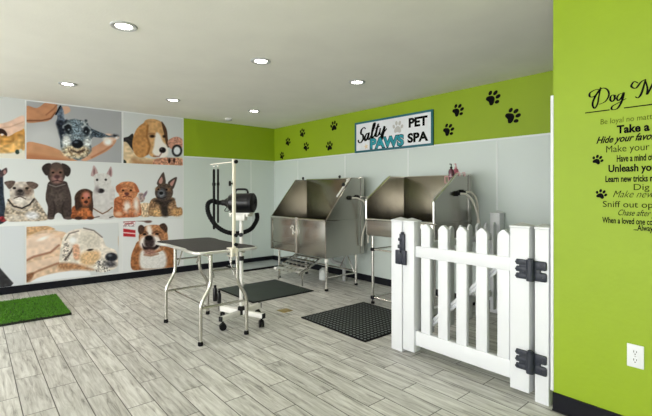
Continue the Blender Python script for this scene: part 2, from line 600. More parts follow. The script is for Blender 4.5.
# ================================================================== the mural prints
class Canvas:
    """a printed sheet on the mural wall, painted cell by cell in photo coordinates of that wall"""
    CELL = 0.006

    def __init__(self, y0, y1, z0, z1, bg):
        ny = int(round((y1 - y0) / self.CELL)) + 1
        nz = int(round((z1 - z0) / self.CELL)) + 1
        self.ys = np.linspace(y0, y1, ny)
        self.zs = np.linspace(z0, z1, nz)
        Y, Z = np.meshgrid(self.ys, self.zs)
        d = FWD[0] * XA + FWD[1] * Y
        l = RGT[0] * XA + RGT[1] * Y
        self.U = HX + F_PX * l / d
        self.V = HY - F_PX * (Z - CAM_Z) / d
        self.C = np.zeros(Y.shape + (3,))
        self.C[:] = np.array(bg) / 255.0
        self.s = 1.0
        self.o = (0.0, 0.0)
        self.Y, self.Z = Y, Z

    def crop(self, x0, y0, scale):
        self.o, self.s = (x0, y0), scale
        return self

    def _p(self, pts):
        return [(self.o[0] + x / self.s, self.o[1] + y / self.s) for x, y in pts]

    def _blend(self, a, col, tex=0.0, tscale=3.0):
        c = np.array(col) / 255.0
        if tex:
            n = self.noise(tscale)[..., None] * tex
            c = np.clip(c * (1 + n), 0, 1)
        self.C = self.C * (1 - a[..., None]) + a[..., None] * c

    def noise(self, cells):
        """smooth random field, `cells` cells wide"""
        h, w = self.Y.shape
        gh, gw = int(h / cells) + 3, int(w / cells) + 3
        g = rng.uniform(-1, 1, (gh, gw))
        yy, xx = np.arange(h) / cells, np.arange(w) / cells
        y0, x0 = yy.astype(int), xx.astype(int)
        fy, fx = (yy - y0)[:, None], (xx - x0)[None, :]
        a = g[np.ix_(y0, x0)] * (1 - fx) + g[np.ix_(y0, x0 + 1)] * fx
        b = g[np.ix_(y0 + 1, x0)] * (1 - fx) + g[np.ix_(y0 + 1, x0 + 1)] * fx
        return a * (1 - fy) + b * fy

    def ell(self, cx, cy, rx, ry, col, ang=0.0, soft=0.8, tex=0.0, tscale=3.0, alpha=1.0):
        (x, y), = self._p([(cx, cy)])
        rx, ry = rx / self.s, ry / self.s
        ca, sa = math.cos(math.radians(ang)), math.sin(math.radians(ang))
        dx, dy = self.U - x, self.V - y
        u = (dx * ca + dy * sa) / rx
        v = (-dx * sa + dy * ca) / ry
        r = np.sqrt(u * u + v * v)
        dist = (r - 1) * min(rx, ry)
        self._blend(np.clip(0.5 - dist / soft, 0, 1) * alpha, col, tex, tscale)
        return self

    def poly(self, pts, col, soft=0.8, tex=0.0, tscale=3.0, alpha=1.0, curve=True):
        P = self._p(pts)
        if curve:
            Q = [Vector((x, y, 0)) for x, y in P]
            n = len(Q)
            out = []
            for i in range(n):
                a, b, c, d = Q[i - 1], Q[i], Q[(i + 1) % n], Q[(i + 2) % n]
                for k in range(4):
                    t = k / 4
                    out.append(0.5 * ((2 * b) + (c - a) * t + (2 * a - 5 * b + 4 * c - d) * t * t + (3 * b - a - 3 * c + d) * t ** 3))
            P = [(q.x, q.y) for q in out]
        U, V = self.U, self.V
        inside = np.zeros(U.shape, bool)
        dmin = np.full(U.shape, 1e9)
        n = len(P)
        for i in range(n):
            (x0, y0), (x1, y1) = P[i], P[(i + 1) % n]
            if abs(y1 - y0) > 1e-9:
                cond = ((y0 > V) != (y1 > V)) & (U < (x1 - x0) * (V - y0) / (y1 - y0) + x0)
                inside ^= cond
            ex, ey = x1 - x0, y1 - y0
            tt = np.clip(((U - x0) * ex + (V - y0) * ey) / (ex * ex + ey * ey + 1e-12), 0, 1)
            dmin = np.minimum(dmin, np.hypot(U - x0 - tt * ex, V - y0 - tt * ey))
        sd = np.where(inside, -dmin, dmin)
        self._blend(np.clip(0.5 - sd / soft, 0, 1) * alpha, col, tex, tscale)
        return self

    def line(self, pts, wpx, col, soft=0.7, alpha=1.0):
        P = self._p(pts)
        wd = wpx / self.s
        dmin = np.full(self.U.shape, 1e9)
        for i in range(len(P) - 1):
            (x0, y0), (x1, y1) = P[i], P[i + 1]
            ex, ey = x1 - x0, y1 - y0
            tt = np.clip(((self.U - x0) * ex + (self.V - y0) * ey) / (ex * ex + ey * ey + 1e-12), 0, 1)
            dmin = np.minimum(dmin, np.hypot(self.U - x0 - tt * ex, self.V - y0 - tt * ey))
        self._blend(np.clip(0.5 - (dmin - wd / 2) / soft, 0, 1) * alpha, col)
        return self

    def build(self, label, th=0.004):
        h, w = self.Y.shape
        C = np.clip(self.C, 0, 1)
        g = C.mean(-1, keepdims=True)
        C = np.clip(g + (C - g) * 0.86, 0, 1)
        C = 0.9 * (C / 0.9) ** 1.14
        L = np.where(C <= 0.04045, C / 12.92, ((C + 0.055) / 1.055) ** 2.4)
        yc, zc = (self.ys[0] + self.ys[-1]) / 2, self.zs[0]
        co = np.stack([np.full(self.Y.shape, th), self.Y - yc, self.Z - zc], -1).reshape(-1, 3)
        idx = np.arange(h * w).reshape(h, w)
        q = np.stack([idx[:-1, :-1], idx[:-1, 1:], idx[1:, 1:], idx[1:, :-1]], -1).reshape(-1, 4)
        b = h * w
        cor = [(0, 0), (0, w - 1), (h - 1, w - 1), (h - 1, 0)]
        back = np.array([[0.0005, self.ys[j] - yc, self.zs[i] - zc] for i, j in cor])
        ci = [int(idx[i, j]) for i, j in cor]
        sides = [[ci[k], b + k, b + (k + 1) % 4, ci[(k + 1) % 4]] for k in range(4)]
        verts = np.vstack([co, back])
        faces = q.tolist() + sides
        me = bpy.data.meshes.new('photo_print')
        me.from_pydata(verts.tolist(), [], faces)
        at = me.attributes.new('ink', 'FLOAT_COLOR', 'POINT')
        cols = np.ones((len(verts), 4), np.float32)
        cols[:b, :3] = L.reshape(-1, 3)
        cols[b:, :3] = 0.8
        at.data.foreach_set('color', cols.ravel())
        me.materials.append(M['print'])
        me.update()
        o = link('photo_print', me, None, Vector((XA, yc, zc)))
        return tag(o, label, 'wall print', 'dog photo prints of the wall mural')


YM = [on_x(p, 200)[0] for p in (-14.0, 24.8, 26.4, 121.4, 123.4, 182.6)]   # sheet edges along the wall
Z_TOP, Z_MID, Z_LOW, Z_BOT = 2.505, 1.728, 0.868, 0.098
PAPER = (224, 227, 228)

# --- golden dog under a hand (cut by the left edge of the photo)
c = Canvas(YM[0], YM[1], Z_MID + 0.006, Z_TOP, (206, 209, 209)).crop(0, 95, 5.94)
c.poly([(-90, 215), (45, 240), (90, 222), (138, 195), (150, 260), (140, 335), (80, 350), (-90, 350)], (206, 152, 78), tex=0.22, tscale=5)
c.poly([(-60, 300), (60, 290), (140, 240), (140, 330), (60, 350), (-60, 345)], (222, 176, 106), tex=0.2, tscale=5, soft=3)
c.poly([(-90, 350), (60, 345), (145, 330), (150, 400), (-90, 400)], (224, 220, 208), soft=2)
c.poly([(-90, 175), (0, 170), (60, 155), (140, 122), (142, 195), (90, 224), (45, 246), (10, 215), (-90, 230)], (226, 192, 172), tex=0.06, tscale=6)
c.line([(10, 195), (60, 190), (138, 160)], 6, (190, 145, 125), soft=1.4, alpha=0.6)
c.poly([(-60, 205), (10, 200), (40, 225), (38, 245), (10, 230), (-60, 240)], (62, 34, 30))
c.ell(12, 236, 9, 6, (230, 220, 215))
c.ell(103, 338, 13, 14, (52, 74, 66))
c.ell(122, 332, 9, 12, (206, 214, 200))
c.build('print of a golden dog under a hand, cut by the left photo edge')

# --- wet dark dog in a bath
c = Canvas(YM[2], YM[3], Z_MID + 0.006, Z_TOP - 0.012, (172, 174, 178)).crop(54, 100, 6.4)
c.ell(-60, 260, 150, 110, (196, 198, 200), soft=18)
c.poly([(-180, 275), (-80, 282), (10, 310), (60, 335), (130, 380), (130, 400), (-190, 400)], (206, 152, 112), tex=0.05, tscale=8)
c.poly([(-180, 345), (-40, 362), (90, 395), (-180, 410)], (176, 112, 76), soft=4, alpha=0.7)
c.poly([(170, 375), (225, 318), (290, 280), (330, 252), (385, 240), (398, 262), (372, 300), (330, 332), (250, 372), (200, 390)], (212, 160, 128), tex=0.05, tscale=8)
c.line([(240, 368), (320, 325), (370, 290)], 8, (176, 116, 84), soft=2)
c.poly([(330, 215), (400, 225), (415, 245), (370, 262), (330, 250)], (222, 190, 170))
c.poly([(-180, 40), (-110, 52), (-50, 15), (10, 25), (20, 60), (4, 92), (-30, 130), (-80, 140), (-180, 140)], (196, 140, 102), tex=0.06, tscale=7)
c.line([(-180, 132), (-80, 132), (-20, 118), (8, 80)], 7, (120, 70, 46), soft=1.5)
c.line([(-50, 95), (0, 55), (20, 30)], 6, (150, 96, 66), soft=1.5)
c.poly([(50, 45), (90, 42), (105, 70), (70, 92), (45, 75)], (214, 172, 146))
# the ear and head
c.poly([(16, 78), (40, 35), (60, 66), (68, 118), (92, 150), (40, 190), (14, 150), (22, 110)], (92, 106, 124), tex=0.3, tscale=3)
c.line([(12, 92), (40, 40)], 10, (22, 26, 38))
c.line([(56, 70), (62, 110), (84, 142)], 7, (190, 200, 212), soft=2, alpha=0.7)
c.poly([(14, 140), (52, 140), (78, 130), (112, 124), (150, 126), (190, 134), (215, 158), (255, 195), (318, 232), (262, 232), (232, 262), (240, 325), (196, 370), (150, 384), (96, 362), (60, 340), (42, 300), (38, 240), (28, 195)], (92, 104, 112), tex=0.35, tscale=2.5)
c.poly([(225, 182), (280, 200), (345, 226), (372, 236), (300, 242), (240, 228)], (78, 92, 106), tex=0.45, tscale=2)
c.poly([(16, 142), (60, 136), (70, 200), (56, 250), (40, 240), (26, 190)], (40, 46, 60), soft=3, tex=0.4)
for _ in range(95):
    c.ell(45 + random.random() * 190, 130 + random.random() * 185, 4 + 7 * random.random(), 4 + 4 * random.random(), random.choice([(216, 222, 226), (26, 32, 44), (150, 170, 180), (30, 40, 52)]), ang=random.random() * 180, soft=1.4, alpha=0.8)
c.poly([(112, 132), (150, 132), (170, 180), (168, 225), (120, 225), (108, 180)], (116, 134, 146), soft=4, tex=0.45, tscale=2)
c.ell(88, 180, 23, 28, (20, 24, 34), soft=2.2)
c.ell(206, 196, 20, 25, (20, 26, 36), soft=2.2)
c.ell(94, 190, 6, 5, (160, 170, 180), soft=1)
c.ell(204, 202, 5, 5, (160, 170, 180), soft=1)
c.line([(60, 165), (90, 148), (112, 160)], 7, (206, 214, 220), soft=1.5, alpha=0.8)
c.line([(188, 166), (212, 164), (232, 186)], 7, (206, 214, 220), soft=1.5, alpha=0.8)
c.ell(80, 262, 28, 38, (222, 226, 226), soft=3, tex=0.2)
c.ell(212, 272, 24, 32, (214, 220, 220), soft=3, tex=0.25)
c.ell(146, 242, 40, 22, (124, 138, 148), soft=3, tex=0.4, tscale=2)
c.ell(140, 330, 90, 42, (204, 190, 160), soft=3, tex=0.35, tscale=2.5)
for _ in range(60):
    a_ = random.random() * 6.283
    q_ = random.random() ** 0.5
    c.ell(140 + 86 * q_ * math.cos(a_), 335 + 40 * q_ * math.sin(a_), 8, 4, random.choice([(112, 84, 60), (240, 228, 200), (170, 136, 96)]), ang=random.random() * 180, soft=1.4, alpha=0.8)
c.line([(110, 322), (150, 336), (196, 320)], 8, (64, 48, 44), soft=2)
c.ell(150, 282, 36, 27, (18, 22, 32), soft=1.2)
c.ell(140, 270, 12, 6, (104, 118, 130), soft=1.5)
c.ell(345, 268, 26, 22, (236, 237, 238), soft=3)
c.ell(330, 250, 16, 12, (230, 222, 214), soft=3)
c.ell(388, 230, 22, 11, (80, 86, 96), soft=2, tex=0.5)
c.ell(400, 242, 10, 7, (226, 228, 230), soft=1.5)
c.build('print of a wet dark dog in a bath held by bare hands')

# --- beagle
c = Canvas(YM[4], YM[5], Z_MID + 0.006, Z_TOP - 0.012, (206, 210, 211)).crop(118, 110, 6.93)
c.poly([(30, 205), (85, 235), (115, 300), (220, 335), (320, 340), (440, 330), (450, 400), (30, 400)], (222, 198, 160), tex=0.12, tscale=5)
c.poly([(35, 195), (70, 185), (105, 168), (112, 280), (90, 262), (62, 225), (38, 218)], (56, 52, 54), tex=0.3)
c.poly([(100, 330), (200, 355), (330, 330), (300, 372), (120, 385)], (180, 126, 82), soft=5, alpha=0.7)
c.ell(35, 362, 22, 18, (44, 56, 46))
c.poly([(185, 75), (240, 62), (295, 80), (328, 120), (342, 190), (330, 270), (290, 320), (225, 320), (190, 240), (175, 140)], (212, 166, 112), tex=0.1, tscale=5)
c.poly([(300, 80), (335, 130), (345, 200), (355, 255), (335, 250), (322, 180)], (96, 66, 46))
c.poly([(190, 85), (130, 130), (100, 215), (108, 290), (150, 330), (205, 310), (222, 255), (202, 190), (208, 120)], (202, 146, 86), tex=0.12, tscale=5)
c.line([(206, 110), (200, 180), (222, 250), (205, 305)], 7, (140, 90, 50), soft=2.5)
c.poly([(262, 160), (290, 170), (312, 220), (340, 250), (345, 310), (300, 335), (240, 300), (248, 250)], (238, 232, 226), soft=2)
c.ell(237, 182, 17, 10, (52, 32, 26), soft=1.5)
c.ell(320, 183, 11, 10, (52, 32, 26), soft=1.5)
c.line([(214, 166), (250, 165)], 5, (150, 100, 62), soft=2)
c.ell(308, 278, 23, 20, (34, 24, 26), soft=1)
c.ell(300, 270, 6, 4, (120, 110, 112))
c.line([(300, 300), (285, 322), (245, 320)], 5, (120, 80, 70), soft=1.5)
c.poly([(345, 215), (400, 185), (445, 205), (445, 260), (400, 270), (360, 265)], (206, 150, 130), tex=0.2)
c.ell(408, 282, 36, 42, (32, 32, 38), soft=1.2)
c.ell(408, 282, 23, 28, (226, 230, 236), soft=1.2)
c.poly([(250, 345), (330, 330), (440, 340), (445, 390), (260, 392)], (206, 150, 122), tex=0.3)
c.ell(355, 352, 9, 16, (60, 36, 34))
c.ell(388, 350, 8, 16, (80, 46, 42))
c.build('print of a tan beagle resting its head, next to the green band')

# --- the row of dogs
c = Canvas(YM[0], YM[5], Z_LOW, Z_MID, (214, 218, 219))
c.ell(90, 228, 130, 9, (228, 231, 232), soft=5)
c.crop(0, 160, 6.4)
# 1 dark dog at the edge
c.poly([(-60, 60), (10, 70), (22, 160), (24, 220), (34, 300), (38, 390), (-60, 390)], (48, 58, 74), tex=0.3, tscale=3)
c.poly([(0, 78), (22, 58), (42, 50), (46, 78), (24, 100), (0, 112)], (92, 74, 78), tex=0.2)
c.ell(30, 78, 9, 14, (176, 132, 128))
c.ell(6, 178, 8, 6, (20, 24, 34))
c.ell(18, 378, 28, 18, (146, 46, 54), tex=0.4)
# 2 grey bulldog
c.poly([(36, 385), (40, 290), (62, 245), (110, 225), (205, 228), (248, 275), (285, 330), (305, 382), (170, 392)], (178, 164, 146), tex=0.35, tscale=3)
c.ell(205, 355, 42, 26, (214, 214, 218), soft=3, tex=0.15)
c.ell(95, 370, 45, 18, (206, 196, 184), soft=3, tex=0.2)
c.poly([(70, 160), (120, 140), (180, 145), (212, 180), (218, 235), (190, 285), (130, 300), (75, 265), (62, 205)], (202, 192, 182), tex=0.14, tscale=4)
c.poly([(28, 142), (72, 132), (98, 140), (80, 172), (58, 186), (40, 165)], (104, 88, 80), tex=0.2)
c.poly([(168, 142), (210, 140), (246, 160), (222, 186), (190, 172)], (112, 94, 86), tex=0.2)
c.ell(178, 195, 30, 34, (132, 112, 100), soft=4, tex=0.3)
c.ell(92, 180, 11, 8, (40, 30, 30))
c.ell(172, 181, 11, 8, (40, 30, 30))
c.ell(128, 212, 30, 32, (92, 82, 80), soft=3, tex=0.3)
c.ell(130, 198, 16, 10, (40, 36, 38))
c.ell(126, 255, 34, 22, (226, 220, 214), soft=3, tex=0.1)
c.line([(90, 245), (128, 232), (165, 250)], 6, (84, 66, 62))
c.line([(52, 255), (85, 295), (140, 310), (190, 285), (218, 250)], 11, (66, 58, 58))
c.line([(46, 275), (85, 312), (140, 328), (200, 300), (226, 262)], 6, (190, 182, 172))
# 3 chocolate labrador
c.crop(0, 150, 5.927)
c.poly([(295, 185), (276, 235), (270, 290), (284, 340), (282, 404), (316, 408), (326, 385), (345, 372), (368, 386), (380, 408), (430, 406), (424, 345), (422, 280), (404, 215), (385, 185)], (74, 62, 59), tex=0.2, tscale=3)
c.poly([(300, 225), (335, 240), (385, 225), (395, 300), (345, 335), (295, 300)], (90, 78, 74), soft=8, tex=0.2, tscale=3)
c.line([(318, 392), (326, 345), (318, 310)], 6, (44, 36, 36), soft=2)
c.line([(372, 390), (368, 345), (380, 310)], 6, (44, 36, 36), soft=2)
c.ell(300, 404, 20, 8, (96, 82, 78))
c.ell(404, 404, 22, 8, (96, 82, 78))
c.ell(334, 138, 54, 64, (80, 66, 61), tex=0.15)
c.poly([(300, 80), (270, 82), (248, 104), (256, 132), (276, 152), (292, 136), (300, 108)], (58, 48, 46), tex=0.15)
c.poly([(366, 80), (396, 88), (418, 112), (414, 144), (396, 158), (378, 136), (370, 108)], (58, 48, 46), tex=0.15)
c.ell(335, 100, 30, 18, (98, 82, 76), soft=5)
c.poly([(300, 120), (318, 112), (335, 125), (352, 112), (370, 120), (366, 150), (335, 160), (304, 150)], (132, 98, 84), soft=4, tex=0.12)
c.ell(314, 134, 8, 6, (26, 20, 20))
c.ell(358, 133, 8, 6, (26, 20, 20))
c.ell(337, 172, 34, 27, (150, 112, 106), soft=3, tex=0.12)
c.ell(338, 158, 17, 11, (84, 54, 56), soft=1.4)
c.line([(338, 168), (338, 182)], 4, (84, 54, 54))
c.line([(310, 186), (338, 181), (366, 187)], 5, (66, 44, 44))
c.line([(290, 205), (330, 218), (385, 203)], 6, (128, 120, 118))
# 4 dachshund puppy
c.poly([(440, 330), (560, 330), (565, 385), (545, 408), (430, 408), (425, 375)], (166, 94, 54), tex=0.3, tscale=3)
c.ell(503, 288, 62, 58, (78, 56, 44), tex=0.3)
c.ell(465, 320, 22, 46, (62, 42, 34), tex=0.2)
c.ell(545, 318, 22, 46, (66, 46, 36), tex=0.2)
c.ell(508, 290, 30, 42, (176, 104, 70), soft=3, tex=0.15)
c.ell(512, 268, 18, 18, (206, 132, 118), soft=3)
c.ell(490, 285, 6, 6, (26, 18, 16))
c.ell(526, 283, 6, 6, (26, 18, 16))
c.ell(510, 308, 12, 9, (60, 36, 34))
c.ell(495, 375, 36, 30, (196, 116, 66), soft=4, tex=0.3)
c.ell(465, 404, 24, 10, (70, 44, 36))
c.ell(535, 404, 20, 9, (86, 50, 40))
# 5 pale bull terrier
c.crop(55, 155, 5.95)
c.poly([(232, 205), (345, 185), (356, 260), (364, 372), (235, 372), (228, 300)], (206, 203, 202), tex=0.06, tscale=5)
c.poly([(214, 125), (222, 85), (230, 62), (248, 85), (255, 120)], (188, 162, 162))
c.poly([(306, 118), (318, 90), (332, 68), (340, 95), (336, 130)], (186, 158, 160))
c.ell(233, 100, 6, 20, (146, 108, 112))
c.ell(328, 105, 6, 20, (146, 108, 112))
c.poly([(232, 122), (275, 108), (325, 122), (334, 165), (320, 205), (285, 236), (250, 232), (236, 190)], (208, 206, 205), tex=0.05)
c.ell(250, 148, 7, 7, (40, 40, 44))
c.ell(302, 147, 7, 7, (40, 40, 44))
c.ell(272, 213, 21, 14, (44, 38, 42), soft=1.2, tex=0.2)
c.ell(250, 205, 12, 18, (150, 140, 142), soft=3)
c.line([(228, 318), (255, 335), (282, 350), (312, 335), (340, 312)], 7, (132, 100, 80))
c.line([(236, 372), (262, 366)], 7, (120, 110, 106))
c.line([(325, 372), (345, 366)], 7, (90, 84, 84))
# 6 red wrinkly puppy and a small pale one
c.crop(108, 160, 6.4)
c.ell(240, 320, 62, 46, (206, 182, 152), tex=0.3, tscale=3)
c.ell(212, 240, 24, 30, (170, 150, 146), tex=0.25)
c.ell(238, 218, 8, 22, (140, 122, 136), ang=30)
c.poly([(45, 245), (110, 225), (185, 235), (210, 300), (205, 358), (110, 368), (40, 362), (38, 290)], (188, 114, 74), tex=0.22, tscale=3)
c.ell(122, 300, 24, 34, (232, 222, 214), soft=4)
c.ell(180, 285, 18, 52, (232, 224, 216), soft=4)
c.poly([(65, 160), (100, 140), (160, 142), (190, 175), (186, 225), (150, 250), (95, 250), (66, 215)], (206, 138, 94), tex=0.16, tscale=3)
c.poly([(50, 170), (72, 155), (86, 175), (68, 210), (54, 200)], (178, 104, 68))
c.poly([(170, 150), (190, 175), (200, 205), (182, 205), (170, 180)], (178, 104, 68))
c.line([(85, 175), (120, 165), (155, 176)], 5, (164, 98, 62), soft=1.5)
c.line([(80, 205), (120, 198), (160, 206)], 5, (164, 98, 62), soft=1.5)
c.ell(96, 194, 8, 6, (60, 32, 26))
c.ell(146, 194, 8, 6, (60, 32, 26))
c.ell(120, 216, 15, 10, (110, 62, 58))
c.line([(96, 236), (122, 228), (148, 238)], 6, (120, 60, 48))
c.ell(66, 345, 26, 14, (224, 176, 142), soft=2)
c.ell(150, 322, 24, 14, (206, 140, 100), soft=2, tex=0.2)
c.line([(60, 270), (100, 300)], 6, (140, 78, 50), soft=2)
# 7 shepherd puppy
c.poly([(290, 245), (415, 240), (440, 300), (470, 305), (472, 350), (405, 358), (270, 358), (262, 300)], (158, 124, 92), tex=0.35, tscale=3)
c.ell(315, 335, 38, 24, (206, 168, 118), soft=3, tex=0.25)
c.ell(440, 335, 34, 24, (206, 160, 108), soft=3, tex=0.25)
c.poly([(285, 255), (330, 290), (345, 355), (385, 355), (385, 290), (425, 250), (380, 250)], (62, 52, 48), soft=3, tex=0.3)
c.poly([(312, 152), (330, 110), (354, 78), (364, 108), (368, 150), (340, 170)], (88, 74, 68))
c.poly([(382, 150), (408, 122), (440, 110), (432, 150), (412, 188)], (82, 70, 66))
c.poly([(324, 140), (342, 108), (350, 130), (340, 155)], (196, 146, 136))
c.poly([(396, 150), (425, 124), (420, 148), (408, 168)], (196, 146, 136))
c.poly([(306, 180), (340, 152), (385, 155), (414, 190), (408, 235), (370, 262), (330, 258), (302, 225)], (92, 76, 66), tex=0.25, tscale=3)
c.ell(345, 215, 34, 40, (66, 64, 68), soft=3, tex=0.25)
c.ell(318, 185, 14, 10, (150, 112, 82), soft=2)
c.ell(385, 190, 14, 10, (150, 112, 82), soft=2)
c.ell(322, 188, 7, 6, (22, 18, 18))
c.ell(374, 190, 7, 6, (22, 18, 18))
c.ell(342, 216, 20, 26, (126, 130, 138), soft=3, tex=0.2)
c.ell(340, 212, 13, 11, (26, 26, 30))
c.line([(318, 240), (342, 246), (368, 238)], 5, (40, 34, 36))
c.build('wide print of seven dogs sitting in a row on white, middle of the mural')

# --- dark shape (cut by the left edge of the photo)
c = Canvas(YM[0], YM[1], Z_BOT, Z_LOW - 0.003, (212, 217, 223)).crop(0, 220, 5.94)
c.poly([(-90, 230), (0, 285), (40, 330), (80, 375), (60, 400), (-90, 400)], (64, 64, 68), tex=0.2, tscale=4, curve=False)
c.build('print of a dark grey slope on white, lowest at the left photo edge')

# --- pale dog washed by hands
c = Canvas(YM[2], YM[3] - 0.04, Z_BOT + 0.02, Z_LOW - 0.02, (210, 214, 216)).crop(0, 220, 5.94)
c.poly([(140, 70), (250, 35), (330, 62), (390, 75), (400, 115), (420, 200), (430, 290), (320, 320), (200, 360), (140, 380)], (222, 192, 164), tex=0.12, tscale=5)
c.poly([(140, 50), (240, 28), (330, 55), (250, 62), (140, 100)], (206, 166, 124), tex=0.15, tscale=3)
c.poly([(145, 130), (250, 80), (350, 95), (352, 160), (280, 195), (190, 225), (145, 230)], (232, 206, 186), tex=0.06, tscale=6)
c.line([(148, 245), (200, 218), (300, 192), (350, 150)], 9, (150, 98, 74), soft=2.2)
c.poly([(145, 270), (250, 235), (340, 215), (390, 225), (320, 260), (220, 300), (145, 330)], (230, 202, 180), tex=0.06, tscale=6)
c.line([(145, 345), (230, 300), (330, 262), (400, 240)], 8, (152, 104, 78), soft=2.2)
c.poly([(145, 330), (200, 312), (185, 350), (145, 372)], (140, 96, 66), soft=2, tex=0.2)
c.ell(255, 110, 32, 9, (244, 240, 236), ang=-20, soft=2)
c.line([(330, 100), (392, 85)], 10, (232, 196, 170), soft=2)
c.poly([(160, 385), (220, 345), (310, 318), (400, 305), (520, 300), (530, 350), (420, 345), (300, 362), (190, 378)], (232, 235, 240), soft=1.2)
c.crop(60, 215, 5.94)
c.poly([(20, 130), (60, 95), (130, 80), (200, 90), (250, 130), (275, 185), (330, 210), (345, 270), (330, 315), (240, 340), (160, 320), (60, 320), (0, 300), (0, 220)], (230, 221, 210), tex=0.10, tscale=4)
c.ell(180, 150, 62, 46, (214, 206, 194), soft=5, tex=0.08)
c.line([(30, 150), (55, 110), (110, 95)], 5, (112, 100, 92), soft=1.3)
c.line([(140, 78), (200, 92), (250, 132)], 5, (92, 84, 82), soft=1.3)
c.poly([(15, 190), (40, 160), (62, 200), (48, 265), (20, 272)], (200, 190, 180), tex=0.4, tscale=2)
c.line([(30, 265), (62, 225), (75, 200)], 8, (70, 56, 50), soft=1.5)
c.poly([(75, 185), (110, 180), (118, 255), (85, 262)], (220, 172, 142), soft=2, tex=0.15)
c.ell(75, 150, 22, 18, (240, 240, 240), soft=3)
c.poly([(122, 235), (180, 210), (235, 222), (225, 285), (165, 300), (125, 285)], (222, 186, 142), soft=4, tex=0.12)
c.ell(178, 207, 18, 6, (58, 46, 42), ang=-8)
c.poly([(0, 285), (100, 290), (200, 325), (120, 325), (0, 320)], (186, 138, 100), soft=3, tex=0.2)
c.ell(252, 300, 46, 38, (206, 200, 192), soft=3, tex=0.4, tscale=2.2)
for _ in range(46):
    c.ell(215 + random.random() * 80, 275 + random.random() * 60, 3.5, 3.5, random.choice([(60, 58, 60), (240, 240, 238)]), soft=1, alpha=0.7)
c.ell(305, 250, 36, 26, (44, 46, 56), soft=1.5, tex=0.2)
c.ell(296, 240, 12, 7, (120, 126, 134), soft=1.5)
c.ell(300, 292, 32, 18, (86, 84, 90), soft=3, tex=0.4, tscale=2.2)
c.poly([(345, 130), (362, 120), (362, 205), (348, 190)], (222, 190, 156))
c.build('print of a pale dog lying while hands wash it, below the row of dogs')

# --- bulldog
c = Canvas(YM[4] - 0.01, YM[5], Z_BOT, Z_LOW - 0.003, (220, 223, 225)).crop(100, 205, 5.94)
c.poly([(136, 88), (200, 86), (212, 105), (206, 128), (138, 132)], (208, 196, 198), tex=0.3, tscale=2, curve=False)
c.line([(142, 96), (205, 96)], 9, (176, 90, 92), soft=1)
c.line([(150, 112), (195, 108)], 7, (170, 80, 84), soft=1)
c.poly([(138, 140), (210, 150), (210, 190), (138, 186)], (190, 42, 52), tex=0.15, curve=False)
c.line([(140, 164), (208, 170)], 6, (240, 226, 226), soft=0.8)
c.line([(205, 92), (262, 96)], 7, (140, 112, 106))
c.ell(285, 98, 22, 9, (124, 94, 88))
c.poly([(190, 382), (184, 310), (205, 250), (240, 210), (395, 205), (438, 240), (456, 300), (446, 365), (400, 378), (260, 384)], (170, 112, 70), tex=0.2, tscale=4)
c.poly([(235, 300), (260, 262), (340, 255), (390, 290), (385, 372), (300, 382), (242, 372)], (226, 223, 221), soft=3, tex=0.05)
c.poly([(238, 150), (280, 122), (352, 120), (394, 150), (402, 215), (372, 268), (300, 288), (246, 258), (230, 205)], (186, 130, 90), tex=0.2, tscale=3)
c.poly([(228, 128), (246, 118), (264, 134), (258, 160), (240, 176), (226, 156)], (84, 60, 50), tex=0.2)
c.poly([(352, 122), (380, 108), (400, 132), (396, 162), (376, 152)], (84, 60, 50), tex=0.2)
c.poly([(276, 128), (300, 124), (310, 175), (284, 178)], (236, 228, 222), soft=3)
c.line([(250, 162), (268, 156), (282, 168)], 6, (96, 60, 44), soft=2)
c.line([(312, 168), (336, 155), (362, 164)], 6, (96, 60, 44), soft=2)
c.ell(264, 174, 11, 7, (36, 24, 24))
c.ell(338, 172, 11, 7, (36, 24, 24))
c.ell(266, 224, 32, 38, (238, 230, 226), soft=3)
c.ell(328, 224, 36, 42, (238, 230, 226), soft=3)
c.line([(350, 180), (366, 215), (358, 250)], 6, (110, 70, 50), soft=2)
c.poly([(276, 186), (306, 184), (324, 210), (318, 246), (296, 256), (268, 246), (262, 212)], (74, 58, 58), soft=3, tex=0.25)
c.ell(290, 196, 22, 14, (22, 18, 20), soft=1.2)
c.poly([(250, 228), (262, 246), (290, 250), (320, 248), (346, 226), (352, 244), (326, 266), (290, 272), (258, 262)], (46, 30, 32), soft=1.5)
c.ell(296, 280, 34, 18, (170, 126, 112), soft=2, tex=0.2)
c.line([(262, 296), (300, 302), (345, 290)], 5, (150, 96, 62), soft=2)
c.build('print of a brown and white bulldog beside a red block, behind the table')


# ================================================================== writing and decals
def font_mesh(body, bold=0.0, shear=0.0, spacing=1.0):
    cu = bpy.data.curves.new('txt', 'FONT')
    cu.body = body
    cu.size = 1.0
    cu.shear = shear
    cu.offset = bold
    cu.space_character = spacing
    cu.resolution_u = 4
    cu.extrude = 0.0
    o = bpy.data.objects.new('txt', cu)
    COL.objects.link(o)
    bpy.context.view_layer.update()
    dg = bpy.context.evaluated_depsgraph_get()
    me = bpy.data.meshes.new_from_object(o.evaluated_get(dg))
    bpy.data.objects.remove(o)
    bpy.data.curves.remove(cu)
    n = len(me.vertices)
    co = np.zeros(n * 3)
    me.vertices.foreach_get('co', co)
    return me, co.reshape(-1, 3)


